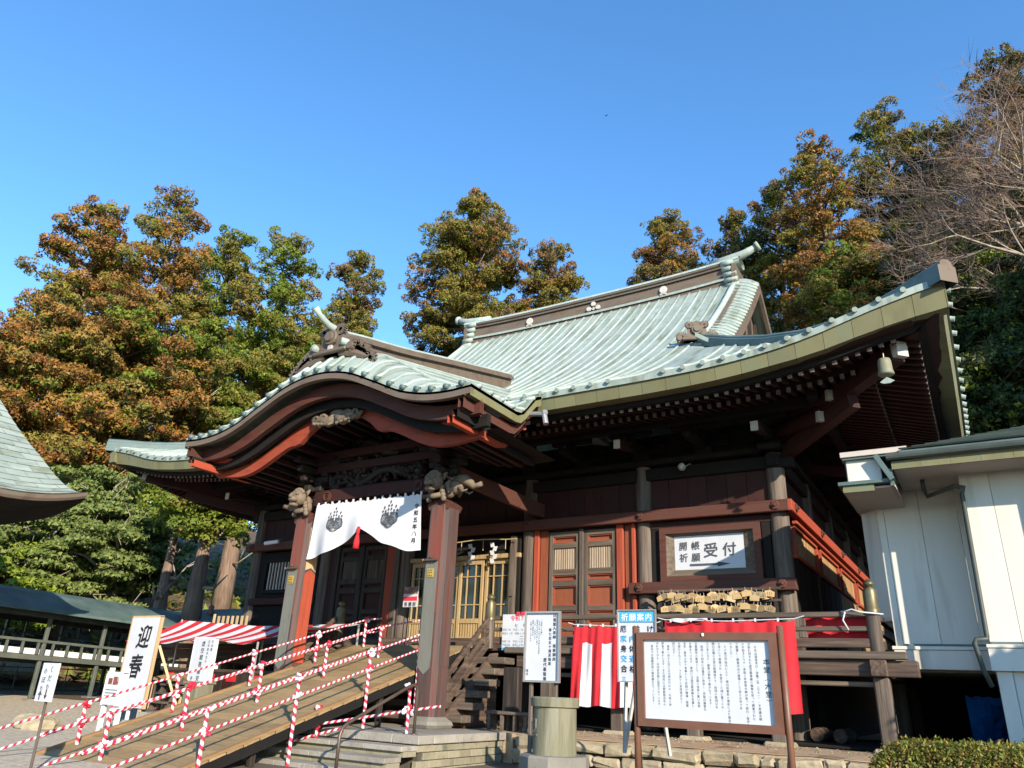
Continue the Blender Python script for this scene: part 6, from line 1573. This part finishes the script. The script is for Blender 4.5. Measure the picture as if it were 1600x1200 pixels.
    for _ in range(g.integers(4, 9)):                       # bare dead boughs
        f = g.uniform(.1, .85); a = g.uniform(0, 6.28); L = R*g.uniform(.6, .95)*(1-f*.4); ax = Vector((b0.x, b0.y, b0.z+h*f)); d = Vector((math.cos(a), math.sin(a), .12))
        q1 = ax+d*L*.5+Vector((0, 0, -.1)); q2 = ax+d*L+Vector((g.uniform(-.4, .4), 0, .3)); db = MB()
        db.tube([ax, q1, q2], [.08, .055, .018], 5); db.tube([q1, q1+d*L*.3+Vector((g.uniform(-.5, .5), g.uniform(-.5, .5), .5))], [.04, .012], 4)
        build(db, 'dead_bough', M['barkpale'], t, smooth=True)
    build(limbs, 'limbs', [M['bark'], M['barkpale']], t, smooth=True)
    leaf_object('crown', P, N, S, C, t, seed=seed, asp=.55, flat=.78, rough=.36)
    return t
def ray_pos(px, py, dist):                                  # used once to lay the wood out from the survey photograph: bearing and height at a given distance
    d = rgt*((px-800)/1159.36)-upv*((py-600)/1159.36)+fwd; h = math.hypot(d.x, d.y); return d*(dist/h)
def ced(label, px, top, dist, rpx, mix, bottom=None, **k):
    p = ray_pos(px, top, dist); g0 = terrain(p.x, p.y); R = rpx*dist*.98/1159.36
    k.setdefault('nb', int(38+R*11)); base = (p.x, p.y, g0); h = p.z-g0; bt = ray_pos(px, bottom, dist).z if bottom else g0+h*.25
    return cedar(label, base, h, R, mix, cb=max(.06, (bt-g0)/h), **k)
o_, l_, g_, d_, w_ = OR, OL, GR, DK, BW
ced('tallest orange tinged cedar at the far left with two leaning tops', 172, 318, 44, 74, [(o_, .7), (l_, .3)], 640, seed=11, dens=1.1)
ced('cedar with a russet olive top behind the left orange cedars', 285, 306, 47, 78, [(o_, .5), (l_, .4), (w_, .1)], 620, seed=12)
ced('yellow green cedar rising between the russet tops on the left', 368, 362, 50, 82, [(g_, .55), (l_, .45)], 700, seed=13)
ced('light green cedar with a rounded top left of the porch ridge', 452, 368, 47, 80, [(g_, .5), (l_, .5)], 700, seed=14)
ced('slim olive cedar standing apart at the right end of the left grove', 566, 396, 52, 66, [(l_, .7), (w_, .3)], 640, seed=15)
ced('bushy orange cedar low at the left edge above the pavilion roof', 92, 498, 38, 120, [(o_, .65), (l_, .35)], 760, seed=16)
ced('broad orange cedar in the middle of the left grove', 215, 470, 39, 108, [(o_, .55), (l_, .35), (g_, .1)], 780, seed=17)
ced('yellowish green cedar cut by the left edge of the view', 8, 530, 46, 62, [(g_, .5), (l_, .5)], 760, seed=18)
ced('green cedar with dark gaps just left of the curved porch roof', 335, 500, 42, 92, [(g_, .6), (l_, .25), (o_, .15)], 800, seed=19)
ced('olive cedar right behind the curved porch roof', 470, 520, 44, 96, [(l_, .6), (g_, .4)], 790, seed=20)
ced('green cedar filling the gap under the slim olive cedar', 525, 500, 48, 92, [(g_, .5), (l_, .5)], 760, seed=21)
ced('low bright green cedar with a thick bare trunk left of the hall', 350, 700, 29, 70, [(g_, .8), (l_, .2)], 850, seed=22, trunk_r=.42)
ced('dark cedar with a straight trunk beside the hall eaves on the left', 298, 720, 30, 42, [(g_, .6), (d_, .4)], 800, seed=23, trunk_r=.3)
ced('big olive brown cedar in the centre behind the hall roof', 745, 318, 50, 112, [(l_, .7), (o_, .2), (w_, .1)], 560, seed=24, dens=1.1)
ced('shorter russet cedar leaning on the big centre cedar', 862, 386, 52, 72, [(o_, .35), (l_, .55), (w_, .1)], 580, seed=25)
ced('compact russet cedar alone above the middle of the main ridge', 1042, 338, 54, 66, [(o_, .3), (w_, .3), (l_, .4)], 520, seed=26)
ced('pale olive cedar just left of the tiered orange cedar', 1142, 335, 50, 56, [(w_, .5), (l_, .5)], 520, seed=27)
ced('tiered bright orange cedar right of the main ridge end', 1268, 220, 43, 84, [(o_, .85), (l_, .15)], 560, seed=28)
ced('dark olive cedar filling behind the ridge ornament', 1205, 290, 48, 66, [(l_, .5), (o_, .3), (d_, .2)], 560, seed=29)
ced('tall thin topped olive cedar on the right hillside', 1376, 180, 47, 100, [(l_, .6), (w_, .3), (d_, .1)], 560, seed=30)
ced('brownish cedar behind the bare winter tree', 1462, 195, 48, 100, [(w_, .4), (l_, .5), (d_, .1)], 600, seed=31)
ced('tallest brown green cedar at the upper right corner', 1556, 95, 43, 112, [(w_, .5), (o_, .25), (d_, .25)], 560, seed=32)
ced('olive green cedar below the tiered orange cedar', 1330, 390, 40, 92, [(l_, .55), (g_, .35), (o_, .1)], 600, seed=33)
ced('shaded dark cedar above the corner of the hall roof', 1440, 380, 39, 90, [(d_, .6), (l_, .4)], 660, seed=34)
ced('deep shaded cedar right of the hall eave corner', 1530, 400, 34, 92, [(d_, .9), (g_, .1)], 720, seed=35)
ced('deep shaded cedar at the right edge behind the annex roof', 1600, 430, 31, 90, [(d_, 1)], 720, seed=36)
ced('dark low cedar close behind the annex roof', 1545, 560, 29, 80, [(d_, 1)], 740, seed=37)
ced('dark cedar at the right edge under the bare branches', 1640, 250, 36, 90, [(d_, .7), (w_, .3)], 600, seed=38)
# grove on the slope to the right of the view: it shades the trees behind the annex
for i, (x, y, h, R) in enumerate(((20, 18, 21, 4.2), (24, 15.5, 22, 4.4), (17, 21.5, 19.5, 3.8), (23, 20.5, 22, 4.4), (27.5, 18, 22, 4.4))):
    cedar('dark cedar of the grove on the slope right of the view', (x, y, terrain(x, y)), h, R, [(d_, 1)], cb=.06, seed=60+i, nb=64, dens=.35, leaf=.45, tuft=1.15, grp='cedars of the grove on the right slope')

# broad-leaved evergreens in layered sprays with pale branches
def broadleaf(label, base, h, R, pal, seed, nb=30, name='evergreen_tree', cat='tree', dens=1.0, leaf=.17):
    g = np.random.default_rng(seed); t = thing(name, label, cat, base); b0 = Vector(base); tb = MB(); P = []; N = []; S = []; C = []
    for s in range(3):
        a = g.uniform(0, 6.28); d = Vector((math.cos(a), math.sin(a), 0))*R*.25
        tb.tube([b0, b0+d*.5+Vector((0, 0, h*.3)), b0+d*1.4+Vector((0, 0, h*.62)), b0+d*2+Vector((0, 0, h*.85))], [.17, .12, .08, .02], 7, cap=False)
    for i in range(nb):
        a = i*2.4+g.uniform(-.5, .5); f = (i+.5)/nb; rr = R*math.sqrt(1-(f-.25)**2*1.3 if abs(f-.25)*1.14 < 1 else 0)*g.uniform(.5, 1.05)
        c = b0+Vector((math.cos(a)*rr, math.sin(a)*rr, h*(.15+.82*f))); m = b0+Vector((math.cos(a)*rr*.35, math.sin(a)*rr*.35, h*(.08+.7*f)))
        e = c+Vector((math.cos(a), math.sin(a), .15))*R*.25
        tb.tube([m, m.lerp(c, .5)+Vector((g.uniform(-.2, .2), g.uniform(-.2, .2), .15)), c, e], [.07, .05, .03, .01], 5, cap=False)
        for k in range(3): tb.tube([c, c+Vector(g.normal(size=3)*R*.2)], [.022, .008], 4, cap=False)
        for sub in range(4):
            cc = np.array(c)+g.normal(size=3)*R*np.array([.2, .2, .07]); r2 = R*g.uniform(.14, .26); n = int(210*dens)
            v = g.normal(size=(n, 3)); v /= np.linalg.norm(v, axis=1)[:, None]; v[:, 2] = np.abs(v[:, 2])*np.where(g.random(n) < .85, 1, -.4)
            P.append(cc+v*(g.uniform(.3, 1, n)**.5)[:, None]*r2*np.array([1.25, 1.25, .5])); N.append(v*.8+np.array([0, 0, .25])); S.append(g.uniform(.7, 1.3, n)*leaf); C.append(pal[g.integers(0, 3, n)]*g.uniform(.7, 1.3, n)[:, None])
    build(tb, 'branches', M['barkpale'], t, smooth=True)
    leaf_object('crown', np.concatenate(P), np.concatenate(N), np.concatenate(S), np.concatenate(C), t, asp=.8, seed=seed, flat=.8, rough=.5); return t
def brd(label, px, py, dist, h, R, pal, seed, **k):
    p = ray_pos(px, py, dist); return broadleaf(label, (p.x, p.y, p.z-h), h, R, pal, seed, **k)
brd('pale branched evergreen spreading between the pavilion roof and the hall eaves', 165, 735, 36, 6.0, 2.9, LG, 71, nb=36)
brd('glossy leaved evergreen above the corridor roof on the left', 60, 800, 36, 4.6, 2.9, LG, 72, nb=32)
brd('rounded evergreen in front of the bare cedar trunks', 205, 800, 34.5, 3.6, 2.2, LG, 73, nb=30)
brd('dense green evergreen under the pavilion eave at the left edge', -10, 840, 35, 4.0, 2.8, GR*1.2, 74, nb=28)
brd('pale twiggy shrub hanging over the corridor roof', 150, 868, 35, 2.6, 2.2, LG, 76, nb=22)

# bare winter tree at the right, fine pinkish twigs
pb = ray_pos(1725, 420, 34)
bt = thing('bare_tree', 'bare winter tree with fine pinkish twigs spreading in from the right edge', 'tree', (pb.x, pb.y, terrain(pb.x, pb.y)))
gb = random.Random(21); tb = MB(); tw_ = MB()
def branch(p, d, L, r, lev):
    q = p; pts = [p]; d = d.normalized(); n = 4
    for i in range(n):
        d = (d+Vector((gb.uniform(-.22, .22), gb.uniform(-.22, .22), gb.uniform(-.10, .20)))).normalized(); q = q+d*(L/n); pts.append(q)
        if lev < 4:
            for _ in range(1 if lev < 1 else (3 if lev == 3 else 2)):
                if i == 0 and lev < 2: continue
                s = Vector((gb.uniform(-1, 1), gb.uniform(-1, 1), gb.uniform(-.5, .8))); s = (s-d*s.dot(d)).normalized()
                branch(q, d*.65+s*.75, L*gb.uniform(.42, .66), max(.009, r*.52*(1-.12*i)), lev+1)
    (tb if lev < 3 else tw_).tube(pts, [r*(1-.17*i) for i in range(len(pts))], 6 if lev < 2 else (4 if lev < 3 else 3), cap=False)
b0 = Vector(bt.location); zc = pb.z
tb.tube([b0-Vector((0, 0, .3)), (b0.x-.2, b0.y+.1, (b0.z+zc)/2), (b0.x, b0.y, zc), (b0.x-.3, b0.y, zc+2.5)], [.36, .30, .25, .2], 9)
LF = Vector((-.86, -.5, 0)); UPZ = Vector((0, 0, 1)); DP = Vector((-.5, .86, 0))
for k, (l, u, dd, L, z0) in enumerate(((1, .12, 0, 5.4, 0), (1, .45, -.2, 5.6, .6), (.8, .8, .2, 5.0, 1.2), (.5, 1.0, -.3, 4.6, 1.6), (.2, 1.1, .3, 4.6, 2.0), (1, -.12, .3, 5.0, -.8), (.9, .35, .6, 5.2, .3), (.7, .7, -.7, 5.0, 1.5), (1, .0, -.5, 5.0, -.3), (.9, .55, .2, 5.8, .9))):
    branch(Vector((b0.x-.1, b0.y, zc+z0)), LF*l+UPZ*u+DP*dd, L, .10, 1)
build(tb, 'limbs', M['barkpale'], bt, smooth=True); build(tw_, 'twigs', M['twig'], bt)

# clipped hedges
def hedge(label, x0, x1, y0, y1, z0, z1, pal, seed, n, leaf=.05, name='hedge'):
    g = np.random.default_rng(seed); t = thing(name, label, 'hedge', ((x0+x1)/2, (y0+y1)/2, z0))
    b = MB(); b.box(((x0+x1)/2, (y0+y1)/2, (z0+z1)/2-.06), (x1-x0-.2, y1-y0-.2, z1-z0-.14), ch=.08); build(b, 'twig_core', M['hill'], t)
    ar = np.array([(x1-x0)*(y1-y0), (x1-x0)*(z1-z0), 2*(y1-y0)*(z1-z0)]); u = g.random((n, 3)); f = np.array([0, 6, 9])[g.choice(3, n, p=ar/ar.sum())]; P = np.empty((n, 3)); N = np.zeros((n, 3))
    P[:, 0] = x0+(x1-x0)*u[:, 0]; P[:, 1] = y0+(y1-y0)*u[:, 1]; P[:, 2] = z0+(z1-z0)*u[:, 2]
    top = f < 5; fr = (f >= 5) & (f < 8); lf = f >= 8
    P[top, 2] = z1; N[top, 2] = 1; P[fr, 1] = y0; N[fr, 1] = -1; P[lf, 0] = np.where(u[lf, 1] < .5, x0, x1); N[lf, 0] = np.where(u[lf, 1] < .5, -1, 1)
    rx = np.minimum(P[:, 0]-x0, x1-P[:, 0]); ry = np.minimum(P[:, 1]-y0, y1-P[:, 1]); e = np.minimum(rx, ry)
    P[:, 2] -= np.where(P[:, 2] > z1-.3, .16*np.clip(1-e/.3, 0, 1)**2, 0)
    P += g.normal(size=(n, 3))*.03
    P[:, 2] += .04*np.sin(P[:, 0]*3.1)*np.cos(P[:, 1]*2.7)*top
    leaf_object('foliage', P, N+.1, g.uniform(.6, 1.5, n)*leaf, pal[g.integers(0, len(pal), n)]*g.uniform(.6, 1.35, n)[:, None], t, asp=.6, seed=seed)
AZ = np.array([(.17, .19, .03), (.22, .20, .04), (.24, .14, .04), (.13, .165, .03)])
hedge('clipped azalea hedge with reddish winter leaves in the lower right corner', -1.05, 3.2, 8.3, 9.7, ZG, -.34, AZ, 81, 110000, leaf=.032)
hedge('tall leafy hedge on the right of the forecourt beyond the annex front', 4.2, 8.5, 8.6, 9.6, ZG, 2.5, GR, 83, 24000, leaf=.14)
hedge('clipped yellow green hedge in the sun behind the corridor posts', -31.8, -30.4, 12.5, 24, -.7, .55, AZ*np.array([.9, 1.15, 1]), 82, 30000, leaf=.12)
# ------------------------------------------------------------------ low growth on the slopes and litter
g = np.random.default_rng(5); n = 26000; P = []
xs_ = g.uniform(-60, 40, n*3); ys_ = g.uniform(8, 62, n*3); k = 0
keep = (ys_ > 35) | (xs_ < -29.3) | ((xs_ > 14) & (ys_ > 9)); xs_, ys_ = xs_[keep][:n], ys_[keep][:n]
zs_ = np.array([terrain(x, y) for x, y in zip(xs_, ys_)]); P = np.stack([xs_, ys_, zs_+g.uniform(0, .5, len(xs_))], 1)
N = np.tile([0, 0, 1.], (len(P), 1)); pal = np.concatenate([GR, DK, OL])
o = leaf_object('undergrowth', P, N, g.uniform(.25, .6, len(P)), pal[g.integers(0, 9, len(P))]*g.uniform(.6, 1.2, len(P))[:, None], None, asp=.7, seed=9); o['kind'] = 'stuff'
# fallen leaves and pebbles on the terrace edge
b = MB(); q = random.Random(12)
for i in range(420):
    x = q.uniform(-6, 1); y = q.uniform(11.02, 12.3); r = q.uniform(.008, .028); a = q.uniform(0, 6.28)
    b.add([(x+r*math.cos(a+t), y+r*.8*math.sin(a+t), ZT+.03+(.012 if t in (0, 2.1) else 0)) for t in (0, 2.1, 4.2)]+[(x, y, ZT+.035+r*.6)], [(0, 1, 3), (1, 2, 3), (2, 0, 3)])
build(b, 'pebbles', M['rough_stone'], None, kind='stuff')
# a bird far up in the sky
p = ray_pos(947, 181, 70)
b = MB(); b.sphere(p, .07, 8, 5, sc=(.6, 1.6, .6))
for e in (-1, 1): b.add([p+Vector((0, -.07, 0)), p+Vector((e*.24, -.05, .12)), p+Vector((e*.11, .05, .05)), p+Vector((0, .06, 0))], [(0, 1, 2, 3)])
o = build(b, 'bird', M['ink'], None); setp(o, 'tiny dark bird flying high in the clear sky', 'bird')
